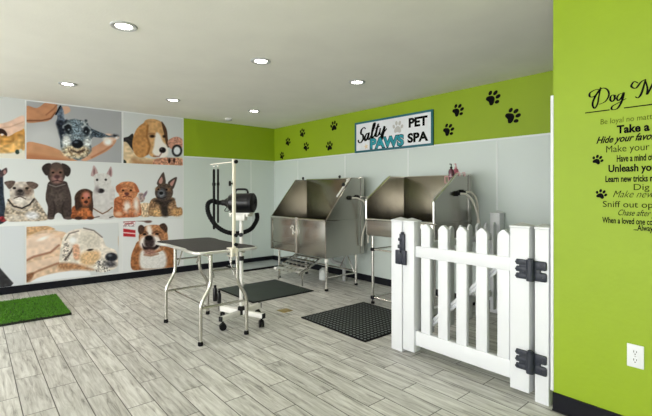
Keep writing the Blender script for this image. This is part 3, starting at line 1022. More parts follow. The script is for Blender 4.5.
def letters(name, body, seen, x0, z0, x1, z1, cap, yface, m, parent, bold=0.0, shear=0.0, th=0.0012):
    """flat vinyl letters on a wall facing -y: the part `seen` spans (x0,z0)->(x1,z1) on its baseline, capitals `cap` high"""
    me2, co2 = font_mesh(seen, bold, shear)
    wid = co2[:, 0].max() - min(0, co2[:, 0].min())
    bpy.data.meshes.remove(me2)
    me, co = font_mesh(body, bold, shear)
    L = math.hypot(x1 - x0, z1 - z0)
    ca, sa = (x1 - x0) / L, (z1 - z0) / L
    sx, sz = L / wid, cap / 0.73
    u, v = co[:, 0] * sx, co[:, 1] * sz
    bm = bmesh.new()
    bm.from_mesh(me)
    bpy.data.meshes.remove(me)
    for i, vt in enumerate(bm.verts):
        vt.co = (x0 + u[i] * ca - v[i] * sa, yface, z0 + u[i] * sa + v[i] * ca)
    r = bmesh.ops.extrude_face_region(bm, geom=bm.faces[:])
    for g in r['geom']:
        if isinstance(g, bmesh.types.BMVert):
            g.co.y -= th
    b = MB()
    b.bm.free()
    b.bm = bm
    return b.build(name, m, parent)


def strokes(name, lines, place, wid, yface, m, parent, th=0.0012):
    """pen strokes: polylines in local pen units, `place` maps (u, v) -> (x, z); width swells in the middle of a stroke"""
    b = MB()
    for ln in lines:
        pts = bezier([(p[0], p[1], 0) for p in ln], 8)
        Q = [Vector((*place(p.x, p.y), 0)) for p in pts]
        n = len(Q)
        rows = []
        for i in range(n):
            a, c2 = Q[max(i - 1, 0)], Q[min(i + 1, n - 1)]
            t = (c2 - a)
            if t.length < 1e-9:
                t = Vector((1, 0, 0))
            t.normalize()
            nn = Vector((-t.y, t.x, 0))
            # broad on the down strokes, fine on the up strokes, like a nib
            w_ = wid * (0.45 + 0.75 * abs(t.y) ** 1.5) * (0.55 + 0.45 * math.sin(math.pi * (i + 0.5) / n))
            l, r = Q[i] + nn * w_ / 2, Q[i] - nn * w_ / 2
            rows.append([(l.x, yface, l.y), (r.x, yface, r.y), (r.x, yface - th, r.y), (l.x, yface - th, l.y)])
        b.rings(rows)
    return b.build(name, m, parent)


def paw_shapes():
    pad = [(-0.30, -0.12), (-0.36, -0.30), (-0.26, -0.43), (-0.10, -0.40), (0, -0.37), (0.10, -0.40), (0.26, -0.43), (0.36, -0.30), (0.30, -0.12), (0.14, 0.06), (0, 0.10), (-0.14, 0.06)]
    toes = [(-0.41, 0.06, 0.12, 0.165, 24), (-0.165, 0.32, 0.125, 0.185, 8), (0.165, 0.32, 0.125, 0.185, -8), (0.41, 0.06, 0.12, 0.165, -24)]
    return pad, toes


def paw(b, x, z, size, rot, yface, th=0.0015):
    """a paw print with pads facing -y; rot in degrees, 0 = toes up"""
    pad, toes = paw_shapes()
    ca, sa = math.cos(math.radians(rot)), math.sin(math.radians(rot))

    def T(u, v):
        return x + (u * ca - v * sa) * size, z + (u * sa + v * ca) * size
    pp = bezier([(p[0], p[1], 0) for p in pad + pad[:1]], 3)[:-1]
    b.prism([T(p.x, p.y) for p in pp], yface - th, yface, 'y')
    for tx, ty, rx, ry, an in toes:
        c2, s2 = math.cos(math.radians(an)), math.sin(math.radians(an))
        pts = []
        for k in range(14):
            u, v = rx * math.cos(2 * math.pi * k / 14), ry * math.sin(2 * math.pi * k / 14)
            pts.append(T(tx + u * c2 - v * s2, ty + u * s2 + v * c2))
        b.prism(pts, yface - th, yface, 'y')
    return b


def paw_decal(px, py, size, rot, Y, label, group):
    x, z = on_y(px, py, Y)
    b = paw(MB(), x, z, size, rot, Y - 0.0006)
    return tag(b.build('paw_decal', M['ink'], None, (x, Y, z), 20), label, 'paw print decal', group)


GP = 'black paw decals on the green band'
for px, py, s, r, lab in [
    (282.0, 155.6, 0.135, -15, 'small black paw print decal lowest on the green band, nearest the room corner'),
    (288.0, 141.8, 0.15, -25, 'black paw print decal second from the room corner on the green band'),
    (302.4, 133.0, 0.15, -20, 'black paw print decal third from the room corner, above a lower one'),
    (306.2, 146.7, 0.15, -35, 'black paw print decal low on the green band, fourth from the room corner'),
    (329.4, 146.1, 0.155, 10, 'black paw print decal low on the green band, the lower one beside the sign'),
    (334.0, 126.0, 0.16, 5, 'black paw print decal high on the green band, just left of the sign'),
    (448.5, 130.0, 0.15, -58, 'black paw print decal low on the green band, first right of the sign'),
    (458.0, 110.4, 0.15, -55, 'black paw print decal right of the sign, up and right of the lowest one there'),
    (493.0, 98.0, 0.165, -55, 'black paw print decal highest on the green band, well right of the sign'),
    (512.6, 116.0, 0.165, -65, 'black paw print decal farthest right on the green band'),
]:
    paw_decal(px, py, s, r, YB, lab, GP)
paw_decal(597.6, 159.8, 0.053, -25, YC, 'tiny black paw print decal left of the words Have a mind', 'tiny paw decals beside the wall quote')
paw_decal(601.2, 194.2, 0.053, -20, YC, 'tiny black paw print decal left of the words Make new', 'tiny paw decals beside the wall quote')

# ---- sign
YS = YB - 0.03
sx0, sz1 = on_y(354.6, 123.2, YS)
_, sz0 = on_y(355.0, 152.4, YS)
sx1, _ = on_y(432.6, 109, YS)
_, sz1b = on_y(432.6, 108.9, YS)
_, sz0b = on_y(432.6, 146.0, YS)
sz1, sz0 = (sz1 + sz1b) / 2, (sz0 + sz0b) / 2
sg = thing('shop_sign', ((sx0 + sx1) / 2, YB, sz0), 'white sign with teal frame reading Salty Paws Pet Spa', 'sign')
fw = 0.028
MB().box((sx0 + 0.01, YB - 0.022, sz0 + 0.01), (sx1 - 0.01, YB - 0.001, sz1 - 0.01)).build('board', M['signwhite'], sg)
f = MB()
f.box((sx0, YS, sz0), (sx1, YB - 0.001, sz0 + fw), 0.003)
f.box((sx0, YS, sz1 - fw), (sx1, YB - 0.001, sz1), 0.003)
f.box((sx0, YS, sz0 + fw), (sx0 + fw, YB - 0.001, sz1 - fw), 0.003)
f.box((sx1 - fw, YS, sz0 + fw), (sx1, YB - 0.001, sz1 - fw), 0.003)
f.build('frame', M['teal'], sg)
YF = YB - 0.0223


def sp(px, py):
    return on_y(px, py, YF)


for body, a, b2, cap in (('PET', (408.4, 127.6), (427.6, 124.2), 0.118), ('SPA', (407.6, 143.0), (428.4, 139.6), 0.118)):
    (xa, za), (xb, zb) = sp(*a), sp(*b2)
    letters('lettering', body, body, xa, (za + zb) / 2, xb, (za + zb) / 2, cap, YF, M['ink'], sg, bold=0.046)
(xa, za), (xb, zb) = sp(369.8, 148.8), sp(404.2, 144.6)
letters('lettering', 'PAWS', 'PAWS', xa, (za + zb) / 2, xb, (za + zb) / 2, 0.142, YF, M['ink'], sg, bold=0.075, th=0.001)
letters('lettering', 'PAWS', 'PAWS', xa + 0.006, (za + zb) / 2 + 0.003, xb - 0.006, (za + zb) / 2 + 0.003, 0.136, YF - 0.0012, M['tealtext'], sg, bold=0.045)
# script word: pen strokes in units of x-height, u to the right, v up
salty = [
    [(1.35, 1.75), (1.0, 2.05), (0.5, 1.85), (0.42, 1.35), (0.85, 0.95), (0.95, 0.4), (0.45, 0.0), (0.0, 0.2), (-0.1, 0.55)],
    [(2.05, 0.95), (1.6, 0.95), (1.3, 0.45), (1.45, 0.02), (1.85, 0.3), (2.1, 0.95), (1.95, 0.2), (2.2, 0.02), (2.6, 0.5)],
    [(2.6, 0.5), (3.15, 1.5), (3.2, 2.05), (2.95, 1.8), (2.72, 0.7), (2.8, 0.05), (3.2, 0.2), (3.5, 0.7)],
    [(3.5, 0.7), (3.9, 1.7), (3.55, 0.6), (3.6, 0.05), (4.0, 0.1), (4.3, 0.6)],
    [(3.35, 1.25), (4.2, 1.3)],
    [(4.35, 1.0), (4.3, 0.25), (4.6, 0.05), (5.0, 0.6), (5.15, 1.0), (4.95, 0.1), (4.7, -0.7), (4.3, -0.75), (4.4, -0.35), (5.1, 0.2), (5.6, 0.6)],
]
(xa, za), (xb, zb) = sp(358.6, 143.4), sp(385.5, 133.2)
L_ = math.hypot(xb - xa, zb - za)
ca_, sa_ = (xb - xa) / L_, (zb - za) / L_
k_ = L_ / 5.4


def pl(u, v):
    U_, V_ = u * k_ + 0.25 * v * k_, v * 0.097
    return xa + U_ * ca_ - V_ * sa_, za + U_ * sa_ + V_ * ca_


strokes('lettering', salty, pl, 0.036, YF, M['ink'], sg)
b = MB()
x, z = sp(397.8, 127.3)
paw(b, x, z, 0.17, -5, YF)
b.build('paw_print', M['pawgrey'], sg, None, 20)
x, z = sp(366.2, 146.6)
star = []
for k in range(10):
    r = 0.045 if k % 2 == 0 else 0.02
    a = math.pi / 2 + k * math.pi / 5 + 0.2
    star.append((x + r * math.cos(a), z + r * math.sin(a)))
MB().prism(star, YF - 0.001, YF, 'y').build('starfish', M['sand'], sg)

# ---- quote on the near partition
YQ = YC - 0.0006
xq, zq = on_y(600, 150, YC)
qt = thing('wall_quote', (xq, YC, on_y(600, 232, YC)[1]), 'black vinyl Dog Wisdom quote lettered on the near lime wall', 'wall lettering')


def wp(px, py):
    return on_y(px, py, YQ)


def line(body, seen, pxa, pya, pxb, cap_px, m='ink', bold=0.0, shear=0.0):
    (xa, za) = wp(pxa, pya)
    xb, _ = wp(pxb, pya)
    cx = (pxa - HX) / F_PX
    d = YQ / (FWD[1] + RGT[1] * cx)
    letters('text_line', body, seen, xa, za, xb, za, cap_px * d / F_PX, YQ, M[m], qt, bold, shear)


line('Be loyal no matter what', 'Be loyal no matt', 600.0, 124.6, 652.0, 5.6, 'ink_soft', -0.006, 0.05)
line('Take a nap', 'Take a', 617.0, 133.4, 650.0, 8.0, 'ink', 0.036)
line('Hide your favorite toys', 'Hide your favo', 596.0, 143.6, 652.0, 6.8, 'ink', 0.024, 0.42)
line('Make your own fun', 'Make your', 605.5, 152.6, 649.5, 7.0, 'ink_mid', -0.004)
line('Have a mind of your own', 'Have a mind of', 616.5, 161.8, 653.5, 6.8, 'ink', 0.022)
line('Unleash your talents', 'Unleash yo', 608.2, 172.0, 651.5, 7.2, 'ink', 0.028)
line('Learn new tricks no matter your age', 'Learn new tricks n', 605.2, 182.0, 653.0, 6.4, 'ink', 0.024)
line('Dig', 'Dig', 632.8, 190.0, 649.5, 6.4, 'ink_mid', -0.002)
line('Make new friends', 'Make new', 612.0, 197.3, 655.0, 7.2, 'ink_mid', -0.010, 0.45)
line('Sniff out opportunities', 'Sniff out op', 602.5, 206.8, 653.0, 6.2, 'ink_mid', 0.0)
line('Chase after your dreams', 'Chase after', 617.2, 215.2, 651.0, 6.2, 'ink', -0.002, 0.45)
line('When a loved one comes home', 'When a loved one co', 602.5, 222.6, 653.0, 5.9, 'ink', 0.018)
line('...Always run to greet them', '...Alway', 633.5, 230.2, 653.0, 5.9, 'ink', 0.018)
dogw = [
    # D with a big entry loop
    [(0.55, 1.55), (0.1, 1.75), (-0.55, 1.5), (-0.55, 1.1), (-0.1, 1.1), (0.35, 1.55), (0.5, 1.9)],
    [(0.5, 1.9), (0.3, 0.9), (0.2, 0.3), (-0.1, -0.15), (-0.3, 0.35), (0.0, 1.1), (0.55, 1.75), (1.1, 1.6), (1.3, 1.0), (0.95, 0.4), (0.35, 0.2)],
    # o
    [(1.75, 0.95), (1.5, 0.85), (1.42, 0.5), (1.62, 0.3), (1.85, 0.55), (1.8, 0.9), (1.98, 0.78)],
    # g
    [(2.55, 0.95), (2.25, 0.9), (2.05, 0.55), (2.2, 0.3), (2.5, 0.6), (2.68, 1.0), (2.5, 0.2), (2.1, -0.45), (1.6, -0.5), (1.6, -0.2), (2.1, 0.05), (2.9, 0.4)],
    # W
    [(3.95, 1.7), (3.6, 1.9), (3.35, 1.5), (3.75, 1.25), (4.2, 1.75), (4.6, 1.95)],
    [(4.6, 1.95), (4.4, 1.2), (4.2, 0.6), (3.95, 0.3), (3.7, 0.45)],
    [(4.55, 1.9), (4.75, 1.1), (4.72, 0.5), (5.1, 1.2), (5.4, 1.8), (5.35, 1.0), (5.4, 0.5), (5.9, 1.3), (6.2, 1.95)],
    [(6.5, 0.95), (6.45, 0.45), (6.7, 0.3)],
    [(7.3, 0.9), (6.95, 0.75), (7.3, 0.5), (7.0, 0.28)],
    [(8.05, 0.85), (7.75, 0.9), (7.6, 0.45), (7.9, 0.3), (8.3, 1.0), (8.5, 1.9), (8.2, 0.5), (8.45, 0.28)],
    [(9.0, 0.95), (8.78, 0.85), (8.7, 0.5), (8.9, 0.3), (9.12, 0.55), (9.06, 0.9), (9.25, 0.78)],
    [(9.5, 0.95), (9.45, 0.3), (9.75, 0.9), (9.85, 0.85), (9.8, 0.3), (10.1, 0.9), (10.2, 0.85), (10.15, 0.4), (10.4, 0.3), (10.7, 0.55)],
]
(xa, za) = wp(595.6, 106.8)
(xb, zb) = wp(623.5, 104.0)
dq = 2.15
ks = (xb - xa) / 2.65


def plq(u, v):
    return xa + u * ks, za + v * 0.055


strokes('text_line', dogw, plq, 0.009, YQ, M['ink'], qt)
(xa2, za2), (xb2, zb2) = wp(585.2, 113.2), wp(652, 104.2)
zz = (za2 + zb2) / 2
u_ = MB()
u_.box((xa2, YQ - 0.001, zz - 0.0028), (wp(609.6, 109)[0], YQ, zz + 0.0028))
u_.box((wp(624, 109)[0], YQ - 0.001, zz - 0.0028), (xb2 + 0.5, YQ, zz + 0.0028))
u_.build('underline', M['ink'], qt)

# ---- power outlet
ox, oz = on_y(635.6, 356.0, YC)
ot = thing('power_outlet', (ox, YC, oz), 'white double power outlet low on the near lime wall', 'power outlet')
MB().box((ox - 0.037, YC - 0.007, oz - 0.060), (ox + 0.037, YC - 0.0005, oz + 0.060), 0.003).build('plate', M['whitepl'], ot)
for dz in (0.021, -0.021):
    r_ = MB().prism([(ox - 0.016, oz + dz - 0.010), (ox - 0.009, oz + dz - 0.016), (ox + 0.009, oz + dz - 0.016), (ox + 0.016, oz + dz - 0.010), (ox + 0.016, oz + dz + 0.010), (ox + 0.009, oz + dz + 0.016), (ox - 0.009, oz + dz + 0.016), (ox - 0.016, oz + dz + 0.010)], YC - 0.0095, YC - 0.006, 'y').build('socket', M['whitepl'], ot)
    s_ = MB()
    s_.box((ox - 0.0075, YC - 0.0098, oz + dz - 0.002), (ox - 0.0045, YC - 0.009, oz + dz + 0.009))
    s_.box((ox + 0.0045, YC - 0.0098, oz + dz - 0.001), (ox + 0.0075, YC - 0.009, oz + dz + 0.008))
    s_.cyl((ox, YC - 0.0098, oz + dz - 0.009), (ox, YC - 0.009, oz + dz - 0.009), 0.003)
    s_.build('slots', M['dark'], r_)
MB().cyl((ox, YC - 0.0085, oz), (ox, YC - 0.006, oz), 0.0035).build('screw', M['pipe'], ot)


# ================================================================== floor mats
def floor_mat(name, x0, x1, y0, y1, th, m, label, cat, group=None, edge=None, bev=0.004):
    t = thing(name, ((x0 + x1) / 2, (y0 + y1) / 2, 0), label, cat, group)
    e = 0.022
    MB().box((x0 + e, y0 + e, 0.001), (x1 - e, y1 - e, th), bev).build('surface', m, t)
    r = MB()
    for lo, hi in (((x0, y0), (x1, y0 + e)), ((x0, y1 - e), (x1, y1)), ((x0, y0 + e), (x0 + e, y1 - e)), ((x1 - e, y0 + e), (x1, y1 - e))):
        r.box((lo[0], lo[1], 0.001), (hi[0], hi[1], th * 0.8), 0.003)
    r.build('border', edge or M['rubber'], t)
    return t


floor_mat('floor_mat', -5.15, -4.23, 2.49, 3.41, 0.013, M['mat_a'], 'square dark rubber floor mat in front of the tub with the ramp', 'floor mat', 'black rubber mats before the tubs')
floor_mat('floor_mat', -3.42, -2.50, 2.58, 3.50, 0.014, M['mat_b'], 'square black rubber mat with small holes left of the white gate', 'floor mat', 'black rubber mats before the tubs')
floor_mat('floor_pad', -6.60, -6.0, 3.35, 4.32, 0.035, M['greymat'], 'pale grey pad with dark edge on the floor in the far corner', 'floor pad')

gt = thing('grass_mat', (-5.61, 0.05, 0), 'green artificial grass mat on the floor below the mural', 'grass mat')
gx0, gx1, gy0, gy1 = -6.14, -5.08, -0.7, 0.80
MB().box((gx0, gy0, 0.001), (gx1, gy1, 0.022), 0.003).build('backing', M['turf_base'], gt)
NB = 26000
px_ = rng.uniform(gx0 + 0.004, gx1 - 0.004, NB)
py_ = rng.uniform(gy0 + 0.004, gy1 - 0.004, NB)
an = rng.uniform(0, 2 * np.pi, NB)
hh = rng.uniform(0.012, 0.022, NB)
le = rng.uniform(-0.009, 0.009, (NB, 2))
wv = 0.0035
vx = np.zeros((NB, 3, 3))
vx[:, 0] = np.stack([px_ - wv * np.cos(an), py_ - wv * np.sin(an), np.full(NB, 0.021)], -1)
vx[:, 1] = np.stack([px_ + wv * np.cos(an), py_ + wv * np.sin(an), np.full(NB, 0.021)], -1)
vx[:, 2] = np.stack([px_ + le[:, 0], py_ + le[:, 1], 0.021 + hh], -1)
me = bpy.data.meshes.new('grass_blades')
me.from_pydata((vx.reshape(-1, 3) - np.array([-5.61, 0.05, 0])).tolist(), [], np.arange(NB * 3).reshape(-1, 3).tolist())
me.materials.append(M['turf'])
gb = link('grass_blades', me, gt, Vector((-5.61, 0.05, 0)))
gb['kind'] = 'stuff'

dt = thing('floor_drain', (-3.75, 2.61, 0), 'small square brass floor drain between the rubber mats', 'floor drain')
MB().box((-3.815, 2.545, 0.0005), (-3.685, 2.675, 0.004), 0.001).build('frame', M['brass'], dt)
d_ = MB().lathe([(0.046, 0.0), (0.046, 0.0055), (0.0, 0.006)], (-3.75, 2.61, 0.0005)).build('cover', M['brass'], dt)


# ================================================================== washing tubs
def arc_hose(pts, r):
    return MB().tube(bezier(pts, 8), r, 8)


def leg(p, top, parent, r=0.018, foot=True, m='chrome', collar=None):
    l = MB().cyl((p[0], p[1], 0.02), (p[0], p[1], top), r).build('leg', M[m], parent)
    if foot:
        MB().lathe([(r * 1.05, 0), (r * 1.35, 0.002), (r * 1.35, 0.018), (r * 1.1, 0.03)], (p[0], p[1], 0.0)).build('foot', M['rubber'], l)
    if collar:
        MB().lathe([(r * 1.1, 0), (r * 1.5, 0.004), (r * 1.5, 0.05), (r * 1.1, 0.055)], (p[0], p[1], collar)).build('collar', M['white'], l)
    return l


def tub(x0, x1, y0, y1, zb, zr, zf, zt, ys, label):
    """steel washing tub: low front, side panels with a sloped edge from (y0, zf) up to (ys, zt)"""
    t = thing('washing_tub', ((x0 + x1) / 2, (y0 + y1) / 2, 0), label, 'dog washing tub', 'steel dog washing tubs')
    th = 0.022
    prof = [(y0, zb), (y1, zb), (y1, zt), (ys, zt), (y0, zf)]
    for xa_, xb_ in ((x0, x0 + th), (x1 - th, x1)):
        s = MB().prism(prof, xa_, xb_, 'x', 0.003).build('side_panel', M['steel'], t)
        e = MB()
        e.tube(arc_round([(xb_ - th / 2, y0 - 0.002, zr), (xb_ - th / 2, y0 - 0.002, zf), (xb_ - th / 2, ys, zt), (xb_ - th / 2, y1 - 0.01, zt)], 0.02), 0.014, 8)
        e.build('edge_bead', M['chrome'], s)
    # fold lines on the outer face of the right side
    s = MB()
    s.box((x1, y0 + 0.004, zr - 0.012), (x1 + 0.006, y1, zr + 0.006), 0.002)
    s.box((x1, y1 - 0.075, zb + 0.01), (x1 + 0.005, y1 - 0.05, zt - 0.005), 0.002)
    s.build('side_rib', M['steel'], t)
    MB().box((x0 + th, y1 - th, zb), (x1 - th, y1, zt), 0.003).build('back_panel', M['steel_in_shade'], t)
    MB().box((x0 + th, y0 + 0.02, zb), (x1 - th, y1 - th, zb + 0.02)).build('basin_floor', M['steel_in_shade'], t)
    return t


# ---- the wide tub with the pull-out ramp
X0, X1, Y0, Y1 = -5.415, -4.10, 3.50, 4.21
t1 = tub(X0, X1, Y0, Y1, 0.433, 0.925, 0.925, 1.50, 3.97, 'wide stainless steel dog washing tub with a pull-out ramp')
xd = -4.745
MB().box((xd + 0.03, Y0, 0.433), (X1 - 0.022, Y0 + 0.02, 0.925), 0.003).build('front_panel', M['steel'], t1)
MB().box((X0 + 0.022, Y0, 0.433), (X0 + 0.05, Y0 + 0.02, 0.925), 0.003).build('door_frame', M['steel'], t1)
MB().box((xd - 0.02, Y0 - 0.012, 0.433), (xd + 0.03, Y0 + 0.02, 0.945), 0.004).build('door_frame', M['chrome'], t1)
dr = MB().box((X0 + 0.05, Y0 + 0.004, 0.455), (xd - 0.02, Y0 + 0.018, 0.918), 0.003).build('door', M['steel'], t1)
MB().box((X0 + 0.05, Y0 - 0.004, 0.54), (xd - 0.02, Y0 + 0.006, 0.548), 0.001).build('door_rib', M['steel'], dr)
MB().box((X0 + 0.05, Y0 - 0.006, 0.895), (xd - 0.02, Y0 + 0.006, 0.922), 0.003).build('door_rib', M['steel'], dr)
la = MB()
lx = xd - 0.085
la.tube([(lx + 0.028 * math.cos(a), Y0 - 0.014, 0.80 + 0.03 * math.sin(a)) for a in [2 * math.pi * k / 14 for k in range(14)]], 0.007, 8, closed=True)
la.box((lx + 0.02, Y0 - 0.018, 0.70), (lx + 0.075, Y0 + 0.004, 0.76), 0.004)
la.cyl((lx + 0.045, Y0 - 0.03, 0.70), (lx + 0.045, Y0 - 0.03, 0.775), 0.008)
la.cyl((lx + 0.045, Y0 - 0.03, 0.735), (lx + 0.045, Y0, 0.735), 0.009)
la.build('latch', M['chrome'], dr)
b_ = MB().tube([(X0 + 0.01, Y0, 0.925), (xd - 0.02, Y0, 0.925)], 0.013, 8)
b_.tube([(xd + 0.03, Y0, 0.925), (X1 - 0.01, Y0, 0.925)], 0.013, 8)
b_.build('rim', M['chrome'], t1)
MB().tube([(X0 + 0.01, Y1 - 0.012, 1.50), (X1 - 0.01, Y1 - 0.012, 1.50)], 0.014, 8).build('rim', M['chrome'], t1)
for p, cl in (((-5.25, 3.55), None), ((-4.13, 3.535), 0.372), ((-5.22, 4.05), None), ((-4.13, 4.08), None)):
    leg(p, 0.434, t1, collar=cl)
for a, b2 in (((-4.13, 3.535, 0.175), (-4.13, 4.08, 0.175)), ((-5.25, 3.55, 0.30), (-5.22, 4.05, 0.30)), ((-5.22, 4.05, 0.20), (-4.13, 4.08, 0.20))):
    MB().cyl(a, b2, 0.011).build('stretcher', M['chrome'], t1)
for a, b2 in (((-4.13, 4.05, 0.18), (-4.30, 4.06, 0.43)), ((-4.45, 4.06, 0.2), (-4.30, 4.06, 0.43))):
    MB().cyl(a, b2, 0.009).build('brace', M['chrome'], t1)
# drain under the basin
MB().tube(arc_round([(-4.5, 3.95, 0.434), (-4.5, 3.95, 0.30), (-4.43, 4.13, 0.24), (-4.43, 4.13, 0.004)], 0.05), 0.026, 12).build('drain_pipe', M['pipe'], t1)
# ramp
xl, xr_ = -5.10, -4.50
r_ = MB()
RX = Matrix.Rotation(math.radians(24.9), 3, 'X')
for k in range(1, 6):
    x = xl + (xr_ - xl) * k / 6
    r_.box((x - 0.006, 3.6225 - 0.262, 0.288), (x + 0.006, 3.6225 + 0.262, 0.300), 0.001, RX)
ramp = r_.build('ramp', M['chrome'], t1)
for x in (xl, xr_ - 0.025):
    MB().prism([(3.375, 0.165), (3.375, 0.195), (3.87, 0.425), (3.87, 0.395)], x, x + 0.025, 'x', 0.002).build('side_rail', M['chrome'], ramp)
for k in range(6):
    f_ = (k + 0.35) / 6
    y_, z_ = 3.375 + 0.495 * f_, 0.188 + 0.23 * f_
    sl = MB().box((xl + 0.025, y_ - 0.017, z_ - 0.006), (xr_ - 0.025, y_ + 0.017, z_ + 0.006), 0.003, Matrix.Rotation(math.radians(25), 3, 'X'))
    sl.build('tread', M['trimalu'], ramp)
for x in (xl + 0.012, xr_ - 0.012):
    lg = MB().cyl((x, 3.43, 0.02), (x, 3.43, 0.20), 0.011).build('ramp_leg', M['chrome'], ramp)
MB().box((xl - 0.035, 3.37, 0.165), (xl + 0.03, 3.41, 0.20), 0.008).build('ramp_bracket', M['white'], ramp)
# water fittings
for px, py in ((303.0, 176.6), (339.6, 175.2)):
    k_ = MB()
    x, z = on_y(px, py, Y1 - 0.012)
    k_.cyl((x, Y1 - 0.012, 1.505), (x, Y1 - 0.012, 1.53), 0.014)
    k_.sphere((x, Y1 - 0.012, 1.535), 0.02)
    k_.build('knob', M['black'], t1)
x, z = on_y(299.4, 185.4, 4.186)
MB().lathe([(0.03, 0), (0.03, 0.012), (0.02, 0.02), (0, 0.021)], (x + 0.05, 4.188, z), (0, -1, 0)).build('hose_hook', M['white'], t1)
# sprayer lying on the sloped edge of the right side
s_ = MB()
s_.tube([(X1 - 0.05, 3.95, 1.47), (X1 - 0.05, 3.86, 1.37), (X1 - 0.052, 3.74, 1.24)], [0.013, 0.015, 0.012], 10)
s_.lathe([(0.014, 0), (0.026, 0.02), (0.028, 0.045), (0.0, 0.05)], (X1 - 0.05, 3.96, 1.44), (0, -0.4, 1))
s_.build('sprayer', M['white'], t1)
MB().sphere((X1 - 0.052, 3.86, 1.405), 0.024, (1, 1, 1.2)).build('sprayer_trigger', M['black'], t1)
x_ = X1 + 0.004
for y_, z_ in ((3.92, 1.222), (4.06, 1.232)):
    k_ = MB().lathe([(0.03, 0), (0.03, 0.02), (0.018, 0.026), (0.018, 0.045), (0, 0.047)], (x_, y_, z_), (1, 0, 0), 14)
    k_.build('hose_fitting', M['black'], t1)
fa = MB()
fa.tube(arc_round([(x_, 4.06, 1.232), (x_ + 0.06, 4.10, 1.235), (x_ + 0.10, 4.17, 1.235)], 0.02), 0.012, 10)
fa.build('spout', M['chrome'], t1)
arc_hose([(x_ + 0.045, 3.92, 1.222), (x_ + 0.09, 4.0, 1.215), (x_ + 0.12, 4.10, 1.15), (x_ + 0.12, 4.15, 1.0), (x_ + 0.08, 4.15, 0.86), (x_ + 0.05, 4.12, 0.70), (x_ + 0.03, 4.12, 0.55)], 0.011).build('hose', M['clear_hose'], t1)
arc_hose([(x_ + 0.10, 4.17, 1.235), (x_ + 0.115, 4.18, 1.15), (x_ + 0.115, 4.18, 0.9), (x_ + 0.10, 4.18, 0.6)], 0.012).build('hose', M['clear_hose'], t1)

# ---- the narrower raised tub behind the gate
X0, X1, Y0, Y1 = -3.38, -2.43, 3.50, 4.19
t2 = tub(X0, X1, Y0, Y1, 0.80, 0.985, 1.215, 1.49, 3.90, 'stainless steel dog washing tub on tall legs behind the white gate')
MB().box((X0 + 0.022, Y0, 0.80), (X1 - 0.022, Y0 + 0.02, 0.985), 0.003).build('front_panel', M['steel'], t2)
MB().tube([(X0 + 0.01, Y0 - 0.002, 0.985), (X1 - 0.01, Y0 - 0.002, 0.985)], 0.014, 8).build('rim', M['chrome'], t2)
MB().tube([(X0 + 0.01, Y1 - 0.012, 1.49), (X1 - 0.01, Y1 - 0.012, 1.49)], 0.010, 8).build('rim', M['chrome'], t2)
la = MB().tube([(-2.49 + 0.035 * math.cos(a), Y0 - 0.012, 0.90 + 0.035 * math.sin(a)) for a in [2 * math.pi * k / 14 for k in range(14)]], 0.008, 8, closed=True)
la.cyl((-2.49, Y0 - 0.02, 0.90), (-2.49, Y0 + 0.002, 0.90), 0.018)
la.build('latch', M['steel'], t2)
LG = [(-3.32, 3.555), (-2.475, 3.555), (-3.32, 4.13), (-2.475, 4.13)]
for p in LG:
    l = leg(p, 0.80, t2, 0.016)
    for z in (0.635, 0.075):
        MB().lathe([(0.02, 0), (0.028, 0.004), (0.028, 0.036), (0.02, 0.04)], (p[0], p[1], z - 0.02)).build('clamp', M['black'], l)
for z in (0.635, 0.075):
    for i, j in ((0, 1), (2, 3), (0, 2), (1, 3)):
        a, b2 = LG[i], LG[j]
        MB().cyl((a[0], a[1], z), (b2[0], b2[1], z), 0.011).build('stretcher', M['chrome'], t2)
x_ = X1 + 0.004
for y_, z_ in ((3.87, 1.285), (3.98, 1.30)):
    k_ = MB().lathe([(0.028, 0), (0.028, 0.02), (0.018, 0.026), (0.018, 0.05), (0, 0.052)], (x_, y_, z_), (1, 0, 0), 14)
    k_.build('hose_fitting', M['black'], t2)
arc_hose([(x_ + 0.05, 3.87, 1.285), (x_ + 0.09, 3.93, 1.275), (x_ + 0.12, 4.0, 1.20), (x_ + 0.14, 4.06, 1.05), (x_ + 0.15, 4.10, 0.85), (x_ + 0.15, 4.10, 0.40)], 0.011).build('hose', M['clear_hose'], t2)
arc_hose([(x_ + 0.05, 3.98, 1.30), (x_ + 0.08, 4.04, 1.295), (x_ + 0.11, 4.09, 1.22), (x_ + 0.11, 4.12, 1.05), (x_ + 0.09, 4.12, 0.86), (x_ + 0.06, 4.10, 0.80)], 0.011).build('hose', M['clear_hose'], t2)
sp_ = MB().lathe([(0.012, 0), (0.018, 0.02), (0.018, 0.11), (0.026, 0.14), (0.02, 0.16), (0, 0.161)], (x_ + 0.15, 4.10, 0.41), (0, 0, -1), 14)
sp_.build('sprayer', M['white'], t2)

# caddy with bottles hooked over the right side panel of the raised tub
cx_, cy_, cz_ = X1 - 0.045, 3.80, 1.36
cx_, cy_, cz_ = X1 - 0.10, 3.99, 1.40
cdz = thing('wire_caddy', (cx_, cy_, cz_), 'small pink wire caddy hooked inside the tub behind the gate', 'caddy')
w_ = MB()
x0c, x1c, y0c, y1c = cx_ - 0.045, cx_ + 0.045, cy_ - 0.095, cy_ + 0.095
for z in (cz_, cz_ + 0.07):
    w_.tube([(x0c, y0c, z), (x1c, y0c, z), (x1c, y1c, z), (x0c, y1c, z)], 0.005, 8, closed=True)
for x, y in ((x0c, y0c), (x1c, y0c), (x1c, y1c), (x0c, y1c), (cx_, y0c), (cx_, y1c), (x0c, cy_), (x1c, cy_)):
    w_.cyl((x, y, cz_), (x, y, cz_ + 0.07), 0.004, 8)
for k in range(5):
    y = y0c + (y1c - y0c) * (k + 0.5) / 5
    w_.cyl((x0c, y, cz_), (x1c, y, cz_), 0.003, 8)
w_.build('basket', M['wire'], cdz)
h_ = MB()
